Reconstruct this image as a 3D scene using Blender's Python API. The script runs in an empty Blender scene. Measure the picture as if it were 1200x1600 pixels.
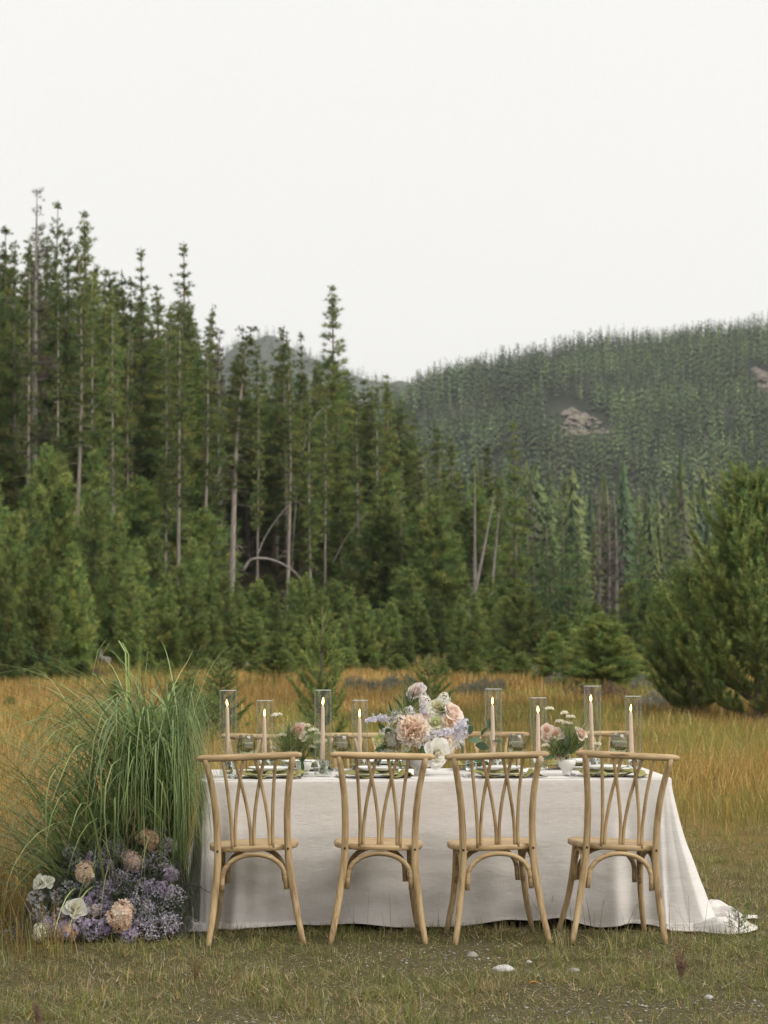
import bpy, math, random
import numpy as np
from mathutils import Vector, Matrix, Euler

sc = bpy.context.scene
R = math.radians
FPX = 85 / 36 * 1600          # focal length in photograph pixels
EYE = 1.455                   # camera height
PITCH = math.atan(191 / FPX)

# ------------------------------------------------------------------ camera
cam_d = bpy.data.cameras.new('camera')
cam = bpy.data.objects.new('camera', cam_d)
sc.collection.objects.link(cam)
cam.location = (0, 0, EYE)
cam.rotation_euler = (R(90) + PITCH, R(0.18), 0)
cam_d.sensor_fit = 'VERTICAL'
cam_d.sensor_height = 36
cam_d.lens = 85
cam_d.clip_start = 0.1
cam_d.clip_end = 20000
cam_d.dof.use_dof = True
cam_d.dof.focus_distance = 11.9
cam_d.dof.aperture_fstop = 6.5
sc.camera = cam

# ------------------------------------------------------------------ sky and sun
SUN_EL, SUN_AZ = R(46), R(118)          # azimuth clockwise from +Y (view direction)
w = bpy.data.worlds.new('World'); sc.world = w; w.use_nodes = True
nt = w.node_tree; nt.nodes.clear()
out = nt.nodes.new('ShaderNodeOutputWorld'); bg = nt.nodes.new('ShaderNodeBackground')
sky = nt.nodes.new('ShaderNodeTexSky'); sky.sky_type = 'NISHITA'; sky.sun_disc = False
sky.sun_elevation = SUN_EL; sky.sun_rotation = SUN_AZ
hs = nt.nodes.new('ShaderNodeHueSaturation'); hs.inputs['Saturation'].default_value = 0.2
tc = nt.nodes.new('ShaderNodeTexCoord')
cl = nt.nodes.new('ShaderNodeTexNoise'); cl.inputs['Scale'].default_value = 1.4; cl.inputs['Detail'].default_value = 4
cr = nt.nodes.new('ShaderNodeValToRGB')
cr.color_ramp.elements[0].position = 0.2; cr.color_ramp.elements[0].color = (0.90, 0.89, 0.85, 1)
cr.color_ramp.elements[1].position = 0.8; cr.color_ramp.elements[1].color = (0.965, 0.95, 0.91, 1)
gain = nt.nodes.new('ShaderNodeVectorMath'); gain.operation = 'SCALE'; gain.inputs['Scale'].default_value = 5.8
mx = nt.nodes.new('ShaderNodeMix'); mx.data_type = 'RGBA'; mx.inputs['Factor'].default_value = 0.93   # closed cloud deck
nt.links.new(sky.outputs[0], hs.inputs['Color'])
nt.links.new(tc.outputs['Generated'], cl.inputs['Vector'])
nt.links.new(cl.outputs['Fac'], cr.inputs['Fac'])
nt.links.new(cr.outputs['Color'], gain.inputs[0])
nt.links.new(hs.outputs[0], mx.inputs['A']); nt.links.new(gain.outputs[0], mx.inputs['B'])
nt.links.new(mx.outputs['Result'], bg.inputs['Color'])
bg.inputs['Strength'].default_value = 0.1
nt.links.new(bg.outputs[0], out.inputs['Surface'])

sd = bpy.data.lights.new('sun', 'SUN'); sun = bpy.data.objects.new('sun', sd); sc.collection.objects.link(sun)
sd.energy = 1.5; sd.angle = R(45); sd.color = (1.0, 0.94, 0.85)
sdir = Vector((math.sin(SUN_AZ) * math.cos(SUN_EL), math.cos(SUN_AZ) * math.cos(SUN_EL), math.sin(SUN_EL)))
sun.rotation_euler = sdir.to_track_quat('Z', 'Y').to_euler()
sun.location = (0, 0, 50)

vs = sc.view_settings
vs.view_transform = 'Standard'; vs.look = 'None'; vs.exposure = 0.88; vs.gamma = 1.0; vs.use_curve_mapping = False
sc.render.engine = 'CYCLES'
sc.cycles.transparent_max_bounces = 48
sc.cycles.max_bounces = 10
sc.cycles.volume_bounces = 0
sc.cycles.use_denoising = True; sc.cycles.denoising_prefilter = 'FAST'

# ------------------------------------------------------------------ helpers
rng = np.random.default_rng(7)
col = sc.collection

def at(px, py, D):
    """photograph pixel -> world point at depth D metres"""
    u = (px - 600) / FPX; v = (800 - py) / FPX
    d = np.array([u, math.cos(PITCH) - v * math.sin(PITCH), math.sin(PITCH) + v * math.cos(PITCH)])
    p = d * (D / d[1]); p[2] += EYE
    return p
def wx(px, D): return (px - 600) / FPX * D

def sstep(a, b, x):
    t = np.clip((x - a) / (b - a), 0, 1); return t * t * (3 - 2 * t)

def make_mesh(name, V, F, C=None, smooth=False):
    V = np.asarray(V, np.float32).reshape(-1, 3); F = np.asarray(F, np.int32)
    k = F.shape[1]
    me = bpy.data.meshes.new(name)
    me.vertices.add(len(V)); me.vertices.foreach_set('co', V.ravel())
    me.loops.add(F.size); me.loops.foreach_set('vertex_index', F.ravel())
    me.polygons.add(len(F)); me.polygons.foreach_set('loop_start', np.arange(len(F), dtype=np.int32) * k)
    if C is not None:
        a = me.attributes.new('Col', 'FLOAT_COLOR', 'POINT')
        C = np.asarray(C, np.float32)
        if C.shape[1] == 3: C = np.c_[C, np.ones(len(C), np.float32)]
        a.data.foreach_set('color', np.ascontiguousarray(C).ravel())
    me.update(calc_edges=True); me.validate()
    if smooth: me.polygons.foreach_set('use_smooth', np.ones(len(me.polygons), bool))
    return me

class MB:
    """collects shapes (tri and quad faces) into one mesh"""
    def __init__(s): s.V = []; s.F = []; s.C = []; s.n = 0
    def add(s, V, F, c=None):
        V = np.asarray(V, float).reshape(-1, 3); F = np.asarray(F, int)
        if F.shape[1] == 4:
            F = np.r_[F[:, [0, 1, 2]], F[:, [0, 2, 3]]]
        s.V.append(V); s.F.append(F + s.n); s.n += len(V)
        if c is not None:
            c = np.asarray(c, float)
            s.C.append(np.tile(c, (len(V), 1)) if c.ndim == 1 else c)
        return s
    def arr(s): return np.vstack(s.V), np.vstack(s.F), (np.vstack(s.C) if s.C else None)
    def mesh(s, name, smooth=True):
        V, F, C = s.arr(); return make_mesh(name, V, F, C, smooth)
    def build(s, name, m, parent=None, smooth=True):
        return link(name, s.mesh(name, smooth), m, parent)

def link(name, me, m=None, parent=None):
    o = bpy.data.objects.new(name, me); col.objects.link(o)
    if m is not None and me is not None and not me.materials: me.materials.append(m)
    if parent is not None: o.parent = parent
    return o
def tag(o, label=None, cat=None, group=None, kind=None):
    if label: o['label'] = label
    if cat: o['category'] = cat
    if group: o['group'] = group
    if kind: o['kind'] = kind
    return o
def thing(name, loc, label, cat, group=None, rz=0.0, scale=1.0):
    o = bpy.data.objects.new(name, None); col.objects.link(o)
    o.location = [float(v) for v in loc]; o.rotation_euler = (0, 0, rz)
    o.scale = (scale,) * 3 if np.isscalar(scale) else scale
    o.empty_display_size = 0.1
    return tag(o, label, cat, group)
def copy_tree(o, parent=None):
    c = o.copy(); col.objects.link(c)
    if parent is not None: c.parent = parent
    for ch in o.children: copy_tree(ch, c)
    return c

def tube(path, rad, k=8, cap=True, flat=1.0):
    """swept tube; flat scales the second cross axis"""
    P = np.asarray(path, float); n = len(P)
    rad = np.broadcast_to(np.asarray(rad, float), (n,))
    T = np.gradient(P, axis=0); T /= np.linalg.norm(T, axis=1)[:, None] + 1e-12
    ref = np.array([0, 0, 1.0]) if abs(T[0, 2]) < 0.9 else np.array([0, 1.0, 0])
    A = np.cross(T[0], ref); A /= np.linalg.norm(A)
    V = []
    ang = np.arange(k) / k * 2 * math.pi
    for i in range(n):
        A = A - T[i] * A.dot(T[i]); A /= np.linalg.norm(A) + 1e-12
        B = np.cross(T[i], A)
        V.append(P[i] + rad[i] * (np.cos(ang)[:, None] * A + flat * np.sin(ang)[:, None] * B))
    V = np.vstack(V)
    i, j = np.meshgrid(np.arange(n - 1), np.arange(k), indexing='ij')
    a = i * k + j; b = i * k + (j + 1) % k
    F = np.stack([a, b, b + k, a + k], -1).reshape(-1, 4)
    F = np.r_[F[:, [0, 1, 2]], F[:, [0, 2, 3]]]
    if cap:
        V = np.vstack([V, P[0], P[-1]])
        c0, c1 = len(V) - 2, len(V) - 1
        q = np.arange(k); e = (n - 1) * k
        F = np.r_[F, np.c_[np.full(k, c0), (q + 1) % k, q], np.c_[np.full(k, c1), e + q, e + (q + 1) % k]]
    return V, F
def smooth_path(pts, n=24):
    """Catmull-Rom through the points"""
    P = np.asarray(pts, float)
    P = np.vstack([2 * P[0] - P[1], P, 2 * P[-1] - P[-2]])
    m = len(P) - 3; out_ = []
    for t in np.linspace(0, m - 1e-6, n):
        i = int(t); f = t - i
        p0, p1, p2, p3 = P[i:i + 4]
        out_.append(0.5 * (2 * p1 + (p2 - p0) * f + (2 * p0 - 5 * p1 + 4 * p2 - p3) * f * f + (3 * p1 - p0 - 3 * p2 + p3) * f ** 3))
    return np.array(out_)
def lathe(prof, k=28, closed=False):
    """profile [(r,z)] about Z"""
    pr = np.asarray(prof, float); n = len(pr)
    a = np.arange(k) / k * 2 * math.pi
    V = np.stack([pr[:, 0:1] * np.cos(a), pr[:, 0:1] * np.sin(a), np.repeat(pr[:, 1:2], k, 1)], -1).reshape(-1, 3)
    rows = n if closed else n - 1
    i, j = np.meshgrid(np.arange(rows), np.arange(k), indexing='ij')
    i2 = (i + 1) % n
    F = np.stack([i * k + j, i * k + (j + 1) % k, i2 * k + (j + 1) % k, i2 * k + j], -1).reshape(-1, 4)
    return V, F
def box(c, s):
    x, y, z = c; a, b, d = np.array(s) / 2
    V = np.array([[i, j, k] for k in (z - d, z + d) for j in (y - b, y + b) for i in (x - a, x + a)])
    F = [[0, 2, 3, 1], [4, 5, 7, 6], [0, 1, 5, 4], [2, 6, 7, 3], [0, 4, 6, 2], [1, 3, 7, 5]]
    return V, F
def frame(d, roll=0.0):
    """3x3 with columns x,y,z where z = d"""
    z = np.asarray(d, float); z = z / (np.linalg.norm(z) + 1e-12)
    r = np.array([0, 0, 1.0]) if abs(z[2]) < 0.95 else np.array([1.0, 0, 0])
    x = np.cross(r, z); x /= np.linalg.norm(x); y = np.cross(z, x)
    c, s = math.cos(roll), math.sin(roll)
    return np.stack([c * x + s * y, -s * x + c * y, z], 1)
def xf(V, pos, d=(0, 0, 1), roll=0.0, s=1.0):
    return np.asarray(V) * s @ frame(d, roll).T + np.asarray(pos)

def ribbons(base, az, lean, length, width, segs, droop, tipw=0.05, rg=rng, twist=0.6, bend=None):
    """grass blades: base (n,3), heading az, start lean from vertical, bending over by droop radians along the length"""
    n = len(base); t = np.linspace(0, 1, segs + 1)
    ang = lean[:, None] + droop[:, None] * t[None, :] ** 1.15
    if bend is not None: ang = lean[:, None] + droop[:, None] * sstep(bend[0], bend[1], t)[None, :]
    ds = (length / segs)[:, None]
    ho = np.cumsum(np.sin(ang[:, :-1]) * ds, 1); ve = np.cumsum(np.cos(ang[:, :-1]) * ds, 1)
    ho = np.c_[np.zeros(n), ho]; ve = np.c_[np.zeros(n), ve]
    ca, sa = np.cos(az)[:, None], np.sin(az)[:, None]
    P = np.stack([base[:, 0:1] + ho * ca, base[:, 1:2] + ho * sa, base[:, 2:3] + ve], -1)
    tw = az + math.pi / 2 + rg.normal(0, twist, n)
    S = np.stack([np.cos(tw), np.sin(tw), np.zeros(n)], -1)[:, None, :]
    wd = (width[:, None] * np.maximum(tipw, (1 - t ** 2.2))[None, :] * 0.5)[..., None]
    V = np.stack([P - S * wd, P + S * wd], 2)              # n, segs+1, 2, 3
    idx = np.arange(n * (segs + 1) * 2).reshape(n, segs + 1, 2)
    F = np.stack([idx[:, :-1, 0], idx[:, :-1, 1], idx[:, 1:, 1], idx[:, 1:, 0]], -1).reshape(-1, 4)
    return V.reshape(-1, 3), F, (segs + 1) * 2

# value noise for shaping
def vnoise(x, y, seed=0):
    xi = np.floor(x).astype(int); yi = np.floor(y).astype(int); fx = x - xi; fy = y - yi
    fx = fx * fx * (3 - 2 * fx); fy = fy * fy * (3 - 2 * fy)
    def h(a, b):
        n_ = (a * 374761393 + b * 668265263 + seed * 974711) & 0x7fffffff
        n_ = ((n_ ^ (n_ >> 13)) * 1274126177) & 0x7fffffff
        return (n_ ^ (n_ >> 16)) % 10007 / 10007.0
    return (h(xi, yi) * (1 - fx) + h(xi + 1, yi) * fx) * (1 - fy) + (h(xi, yi + 1) * (1 - fx) + h(xi + 1, yi + 1) * fx) * fy

# ------------------------------------------------------------------ materials
def mat(name):
    m = bpy.data.materials.new(name); m.use_nodes = True
    n = m.node_tree; b = n.nodes['Principled BSDF']
    return m, n, b
def N(n, t, **kw):
    x = n.nodes.new(t)
    for k, v in kw.items():
        if k in x.inputs: x.inputs[k].default_value = v
        else: setattr(x, k, v)
    return x
def ramp(n, stops):
    r = n.nodes.new('ShaderNodeValToRGB')
    el = r.color_ramp.elements
    while len(el) < len(stops): el.new(0.5)
    for e, (p, c) in zip(el, stops): e.position = p; e.color = (*c, 1)
    return r
def plain(name, c, rough=0.6, noise=0.0, scale=20, spec=0.3, sub=0.0):
    m, n, b = mat(name)
    b.inputs['Roughness'].default_value = rough; b.inputs['Specular IOR Level'].default_value = spec
    tc_ = N(n, 'ShaderNodeTexCoord'); nz = N(n, 'ShaderNodeTexNoise', Scale=scale, Detail=4.0)
    n.links.new(tc_.outputs['Object'], nz.inputs['Vector'])
    c = np.array(c); r = ramp(n, [(0.3, tuple(c * (1 - noise))), (0.7, tuple(np.clip(c * (1 + noise), 0, 1)))])
    n.links.new(nz.outputs['Fac'], r.inputs['Fac']); n.links.new(r.outputs['Color'], b.inputs['Base Color'])
    if sub:
        b.inputs['Subsurface Weight'].default_value = sub; b.inputs['Subsurface Radius'].default_value = (0.02, 0.012, 0.008)
    return m
def leafy(name, rough=0.65, trans=0.3, objvar=0.25, spec=0.15, tint=(1, 1, 1)):
    """vertex-coloured foliage with a little light coming through, each object slightly different"""
    m, n, b = mat(name)
    at_ = N(n, 'ShaderNodeAttribute', attribute_name='Col')
    oi = N(n, 'ShaderNodeObjectInfo')
    mr = N(n, 'ShaderNodeMapRange'); mr.inputs['To Min'].default_value = 1 - objvar; mr.inputs['To Max'].default_value = 1 + objvar
    n.links.new(oi.outputs['Random'], mr.inputs['Value'])
    vm = N(n, 'ShaderNodeVectorMath', operation='SCALE')
    vt = N(n, 'ShaderNodeVectorMath', operation='MULTIPLY'); vt.inputs[1].default_value = tint
    n.links.new(at_.outputs['Color'], vt.inputs[0])
    n.links.new(vt.outputs[0], vm.inputs[0]); n.links.new(mr.outputs[0], vm.inputs['Scale'])
    n.links.new(vm.outputs[0], b.inputs['Base Color'])
    b.inputs['Roughness'].default_value = rough; b.inputs['Specular IOR Level'].default_value = spec
    tr = N(n, 'ShaderNodeBsdfTranslucent'); n.links.new(vm.outputs[0], tr.inputs['Color'])
    mxs = N(n, 'ShaderNodeMixShader'); mxs.inputs[0].default_value = trans
    n.links.new(b.outputs[0], mxs.inputs[1]); n.links.new(tr.outputs[0], mxs.inputs[2])
    n.links.new(mxs.outputs[0], n.nodes['Material Output'].inputs['Surface'])
    return m
def bark(name, c0, c1):
    m, n, b = mat(name)
    tc_ = N(n, 'ShaderNodeTexCoord'); mp = N(n, 'ShaderNodeMapping'); mp.inputs['Scale'].default_value = (6, 6, 0.7)
    nz = N(n, 'ShaderNodeTexNoise', Scale=2.5, Detail=6.0)
    n.links.new(tc_.outputs['Object'], mp.inputs['Vector']); n.links.new(mp.outputs[0], nz.inputs['Vector'])
    r = ramp(n, [(0.3, c0), (0.7, c1)]); n.links.new(nz.outputs['Fac'], r.inputs['Fac'])
    n.links.new(r.outputs['Color'], b.inputs['Base Color']); b.inputs['Roughness'].default_value = 0.9
    b.inputs['Specular IOR Level'].default_value = 0.1
    return m
def wood(name, axis):
    m, n, b = mat(name)
    tc_ = N(n, 'ShaderNodeTexCoord'); mp = N(n, 'ShaderNodeMapping')
    sc_ = [55, 55, 55]; sc_[axis] = 4; mp.inputs['Scale'].default_value = sc_
    oi = N(n, 'ShaderNodeObjectInfo'); ad = N(n, 'ShaderNodeVectorMath', operation='ADD')
    cm = N(n, 'ShaderNodeCombineXYZ'); mu = N(n, 'ShaderNodeMath', operation='MULTIPLY'); mu.inputs[1].default_value = 40
    n.links.new(oi.outputs['Random'], mu.inputs[0]); n.links.new(mu.outputs[0], cm.inputs[0]); n.links.new(mu.outputs[0], cm.inputs[1])
    n.links.new(tc_.outputs['Object'], mp.inputs['Vector']); n.links.new(mp.outputs[0], ad.inputs[0]); n.links.new(cm.outputs[0], ad.inputs[1])
    nz = N(n, 'ShaderNodeTexNoise', Scale=1.0, Detail=5.0, Roughness=0.6, Distortion=0.6); n.links.new(ad.outputs[0], nz.inputs['Vector'])
    big = N(n, 'ShaderNodeTexNoise', Scale=7.0, Detail=2.0); n.links.new(tc_.outputs['Object'], big.inputs['Vector'])
    r = ramp(n, [(0.30, (0.24, 0.155, 0.08)), (0.48, (0.45, 0.32, 0.17)), (0.70, (0.58, 0.435, 0.25))])
    n.links.new(nz.outputs['Fac'], r.inputs['Fac'])
    mm = N(n, 'ShaderNodeMix', data_type='RGBA', blend_type='MULTIPLY'); mm.inputs['Factor'].default_value = 0.5
    r2 = ramp(n, [(0.32, (0.60, 0.56, 0.52)), (0.62, (1, 1, 1))]); n.links.new(big.outputs['Fac'], r2.inputs['Fac'])
    n.links.new(r.outputs['Color'], mm.inputs['A']); n.links.new(r2.outputs['Color'], mm.inputs['B'])
    tone = N(n, 'ShaderNodeMapRange'); tone.inputs['To Min'].default_value = 0.86; tone.inputs['To Max'].default_value = 1.08; n.links.new(oi.outputs['Random'], tone.inputs['Value'])
    tv = N(n, 'ShaderNodeVectorMath', operation='SCALE'); n.links.new(mm.outputs['Result'], tv.inputs[0]); n.links.new(tone.outputs[0], tv.inputs['Scale'])
    n.links.new(tv.outputs[0], b.inputs['Base Color'])
    b.inputs['Roughness'].default_value = 0.55; b.inputs['Specular IOR Level'].default_value = 0.3
    bp = N(n, 'ShaderNodeBump', Strength=0.4, Distance=0.002); n.links.new(nz.outputs['Fac'], bp.inputs['Height'])
    n.links.new(bp.outputs[0], b.inputs['Normal'])
    return m
def thin_glass(name, tint=(0.9, 0.92, 0.9), ior=1.5, ribs=0, rough=0.12):
    m, n, b = mat(name); n.nodes.remove(b)
    tr = N(n, 'ShaderNodeBsdfTransparent'); tr.inputs['Color'].default_value = (*tint, 1)
    gl = N(n, 'ShaderNodeBsdfGlossy'); gl.inputs['Roughness'].default_value = rough
    lw_ = N(n, 'ShaderNodeLayerWeight'); lw_.inputs['Blend'].default_value = 0.5
    pw = N(n, 'ShaderNodeMath', operation='POWER'); pw.inputs[1].default_value = 4.5; n.links.new(lw_.outputs['Facing'], pw.inputs[0])
    fr = N(n, 'ShaderNodeMath', operation='MULTIPLY_ADD', use_clamp=True); fr.inputs[1].default_value = 0.6; fr.inputs[2].default_value = ((ior - 1) / (ior + 1)) ** 2
    n.links.new(pw.outputs[0], fr.inputs[0])
    mxs = N(n, 'ShaderNodeMixShader')
    n.links.new(fr.outputs[0], mxs.inputs[0]); n.links.new(tr.outputs[0], mxs.inputs[1]); n.links.new(gl.outputs[0], mxs.inputs[2])
    n.links.new(mxs.outputs[0], n.nodes['Material Output'].inputs['Surface'])
    return m
def solid_glass(name, tint, ior):
    m, n, b = mat(name); n.nodes.remove(b)
    g = N(n, 'ShaderNodeBsdfGlass'); g.inputs['Color'].default_value = (*tint, 1); g.inputs['IOR'].default_value = ior; g.inputs['Roughness'].default_value = 0.02
    n.links.new(g.outputs[0], n.nodes['Material Output'].inputs['Surface'])
    return m
def glow(name, c, s):
    m, n, b = mat(name); n.nodes.remove(b)
    e = N(n, 'ShaderNodeEmission'); e.inputs['Color'].default_value = (*c, 1); e.inputs['Strength'].default_value = s
    n.links.new(e.outputs[0], n.nodes['Material Output'].inputs['Surface'])
    return m

M = {}
M['needles'] = leafy('needles', trans=0.12, objvar=0.32)
M['needles_near'] = leafy('needles_near', trans=0.12, objvar=0.1)
M['far_needles'] = leafy('far_needles', trans=0.0, objvar=0.0)
M['grass'] = leafy('grass_blades', trans=0.35, objvar=0.0, rough=0.6)
M['petal'] = leafy('petals', trans=0.45, objvar=0.04, rough=0.6)
M['leaf'] = leafy('leaves', trans=0.25, objvar=0.1, rough=0.45, spec=0.3)
M['bark'] = bark('pine_bark', (0.10, 0.082, 0.066), (0.26, 0.22, 0.18))
M['bark_pale'] = bark('pale_bark', (0.19, 0.165, 0.14), (0.40, 0.35, 0.295))
M['bark_orange'] = bark('orange_bark', (0.13, 0.085, 0.055), (0.30, 0.20, 0.13))
M['dead'] = bark('weathered_wood', (0.16, 0.145, 0.13), (0.34, 0.315, 0.28))
M['pale_dead'] = bark('bleached_wood', (0.36, 0.33, 0.29), (0.55, 0.51, 0.45))
M['wood_z'] = wood('bentwood_upright', 2); M['wood_x'] = wood('bentwood_rail', 0)
M['bolt'] = plain('dark_bolt', (0.02, 0.018, 0.016), 0.5)
M['clear'] = thin_glass('clear_glass', (0.95, 0.962, 0.95), 1.24)
M['smoke'] = thin_glass('smoky_glass', (0.80, 0.79, 0.68), 1.9, rough=.06)
M['water'] = solid_glass('water', (0.95, 0.97, 0.97), 1.33)
M['holder'] = solid_glass('holder_glass', (0.97, 0.98, 0.98), 1.45)
M['wax'] = plain('blush_wax', (0.84, 0.62, 0.52), 0.45, 0.04, 30, 0.4, 0.15)
M['wick'] = plain('wick', (0.03, 0.025, 0.02), 0.9)
M['flame'] = glow('flame', (1.0, 0.62, 0.22), 5.0); M['flame'].cycles.emission_sampling = 'NONE'
M['ceramic'] = plain('white_ceramic', (0.80, 0.79, 0.77), 0.3, 0.03, 40, 0.5)
M['plate'] = plain('white_plate', (0.82, 0.82, 0.81), 0.2, 0.02, 30, 0.5)
M['napkin'] = plain('olive_linen', (0.27, 0.255, 0.10), 0.9, 0.12, 60, 0.1)
M['card'] = plain('white_card', (0.84, 0.83, 0.80), 0.8, 0.02)
M['ink'] = plain('ink', (0.03, 0.03, 0.03), 0.8)
mm_, n_, b_ = mat('steel'); b_.inputs['Metallic'].default_value = 1; b_.inputs['Roughness'].default_value = 0.22; b_.inputs['Base Color'].default_value = (0.55, 0.55, 0.54, 1); M['steel'] = mm_
M['rock'] = plain('pale_rock', (0.27, 0.26, 0.235), 0.95, 0.25, 30, 0.1)
M['stem'] = plain('green_stem', (0.07, 0.12, 0.035), 0.6, 0.2)

# ================================================================== terrain
def ground_z(x, y):
    x = np.asarray(x, float); y = np.asarray(y, float)
    D = np.maximum(y, 1.0); a = x / D
    lw = 1 - sstep(-0.02, 0.055, a)
    ramp_ = lambda d, s: s * (np.sqrt((D - d) ** 2 + 64) + (D - d) - (math.hypot(d, 8) - d)) / 2
    z = lw * np.minimum(ramp_(96, 0.16), 19) * (1 - sstep(225, 400, D)) + (1 - lw) * np.minimum(ramp_(165, 0.05), 22) + lw * np.minimum(ramp_(165, .05), 22) * sstep(225, 400, D)
    und = (vnoise(x / 3.1 + 50, y / 3.1 + 9, 3) - 0.5) * 0.22 + (vnoise(x / 9 + 5, y / 9, 4) - 0.5) * 0.3
    return z + und * sstep(16, 40, D)
def gz(x, y): return float(ground_z(x, y))

ys = np.r_[np.linspace(-40, 6, 10), np.linspace(6.5, 24, 40), np.geomspace(25, 700, 90), np.geomspace(760, 6000, 12)]
us = np.concatenate([-np.geomspace(1, 0.012, 40), np.linspace(-0.011, 0.011, 7), np.geomspace(0.012, 1, 40)])
gx = np.array([[u * (max(y, 12) * 0.9 + 6 + 0.00008 * max(y, 0) ** 2) for u in us] for y in ys]); gy = np.repeat(ys[:, None], len(us), 1)
GV = np.stack([gx, gy, ground_z(gx, gy)], -1).reshape(-1, 3)
i, j = np.meshgrid(np.arange(len(ys) - 1), np.arange(len(us) - 1), indexing='ij'); q = i * len(us) + j
GF = np.stack([q, q + 1, q + 1 + len(us), q + len(us)], -1).reshape(-1, 4)
m, n, b = mat('meadow_soil')
geo = N(n, 'ShaderNodeNewGeometry'); sx = N(n, 'ShaderNodeSeparateXYZ'); n.links.new(geo.outputs['Position'], sx.inputs[0])
n1 = N(n, 'ShaderNodeTexNoise', Scale=1.3, Detail=8.0, Roughness=0.7); n.links.new(geo.outputs['Position'], n1.inputs['Vector'])
n2 = N(n, 'ShaderNodeTexNoise', Scale=55.0, Detail=6.0, Roughness=0.75); n.links.new(geo.outputs['Position'], n2.inputs['Vector'])
r_near = ramp(n, [(0.32, (0.03, 0.027, 0.013)), (0.48, (0.09, 0.078, 0.036)), (0.68, (0.19, 0.16, 0.10))]); n.links.new(n2.outputs['Fac'], r_near.inputs['Fac'])
r_gold = ramp(n, [(0.3, (0.16, 0.10, 0.035)), (0.6, (0.27, 0.17, 0.055)), (0.8, (0.20, 0.17, 0.06))]); n.links.new(n1.outputs['Fac'], r_gold.inputs['Fac'])
r_lit = ramp(n, [(0.3, (0.026, 0.022, 0.013)), (0.7, (0.06, 0.052, 0.03))]); n.links.new(n2.outputs['Fac'], r_lit.inputs['Fac'])
def far_mix(a_, b_, lo, hi, jit=4.0):
    ad = N(n, 'ShaderNodeMath', operation='MULTIPLY_ADD'); ad.inputs[1].default_value = jit
    n.links.new(n1.outputs['Fac'], ad.inputs[0]); n.links.new(sx.outputs['Y'], ad.inputs[2])
    mr = N(n, 'ShaderNodeMapRange'); mr.inputs['From Min'].default_value = lo; mr.inputs['From Max'].default_value = hi
    n.links.new(ad.outputs[0], mr.inputs['Value'])
    x_ = N(n, 'ShaderNodeMix', data_type='RGBA'); n.links.new(mr.outputs[0], x_.inputs['Factor'])
    n.links.new(a_, x_.inputs['A']); n.links.new(b_, x_.inputs['B']); return x_.outputs['Result']
c_ = far_mix(r_near.outputs['Color'], r_gold.outputs['Color'], 15, 22)
c_ = far_mix(c_, r_lit.outputs['Color'], 90, 102, 12.0)
n.links.new(c_, b.inputs['Base Color']); b.inputs['Roughness'].default_value = 0.95; b.inputs['Specular IOR Level'].default_value = 0.05
bp = N(n, 'ShaderNodeBump', Strength=0.6, Distance=0.03); n.links.new(n2.outputs['Fac'], bp.inputs['Height']); n.links.new(bp.outputs[0], b.inputs['Normal'])
tag(link('ground', make_mesh('ground', GV, GF, None, True), m), 'dry mountain meadow ground running back to the forest', None, None, 'structure')

# ---- wooded hill and the mountain behind it
def hillside(name, pxs, pys, D0, D1, D2, sag, material, label, nz_amp):
    A = (np.array(pxs) - 600) / FPX
    def zf(x, y):
        x = np.asarray(x, float); y = np.asarray(y, float)
        a = x / y; t = (y - D0) / (D1 - D0)
        py = np.interp(a, A, pys)
        zr = EYE + (991 - py) / FPX * D1
        s = np.where(t < 1, np.clip(t, 0, 1) ** sag * 0.75 + 0.25 * sstep(0, 1, t), 1 - 0.6 * np.clip(t - 1, 0, 2) ** 1.6)
        nz = (vnoise(x / 60 + 31, y / 60, 11) - 0.5) * nz_amp + (vnoise(x / 22 + 3, y / 22, 12) - 0.5) * nz_amp * 0.35
        return -3 + (zr + 3) * s + nz * np.clip(t * 4, 0, 1)
    yv = np.r_[np.linspace(D0, D1, 46), np.linspace(D1, D2, 14)[1:]]
    av = np.linspace(A[0], A[-1], 110)
    X = av[None, :] * yv[:, None]; Y = np.repeat(yv[:, None], len(av), 1)
    V = np.stack([X, Y, zf(X, Y)], -1).reshape(-1, 3)
    i_, j_ = np.meshgrid(np.arange(len(yv) - 1), np.arange(len(av) - 1), indexing='ij'); q_ = i_ * len(av) + j_
    F = np.stack([q_, q_ + 1, q_ + 1 + len(av), q_ + len(av)], -1).reshape(-1, 4)
    tag(link(name, make_mesh(name, V, F, None, True), material), label, None, None, 'structure')
    return zf
m_hill = plain('hill_floor', (0.035, 0.04, 0.028), 0.95, 0.4, 0.05, 0.05)
hill_z = hillside('hill', [100, 300, 500, 620, 660, 700, 800, 900, 1000, 1100, 1200, 1400, 1800],
                  [812, 760, 690, 638, 616, 600, 578, 559, 544, 534, 529, 523, 543], 470, 1100, 1500, 1.15, m_hill,
                  'broad rounded hill cloaked in conifers', 14)
m, n, b = mat('mountain_rock'); tcx = N(n, 'ShaderNodeTexCoord')
nzz = N(n, 'ShaderNodeTexNoise', Scale=0.011, Detail=8.0, Roughness=0.65); n.links.new(tcx.outputs['Object'], nzz.inputs['Vector'])
rr = ramp(n, [(0.46, (0.04, 0.055, 0.028)), (0.58, (0.06, 0.072, 0.045)), (0.70, (0.20, 0.19, 0.165))]); n.links.new(nzz.outputs['Fac'], rr.inputs['Fac'])
n.links.new(rr.outputs['Color'], b.inputs['Base Color']); b.inputs['Roughness'].default_value = 0.95
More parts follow.
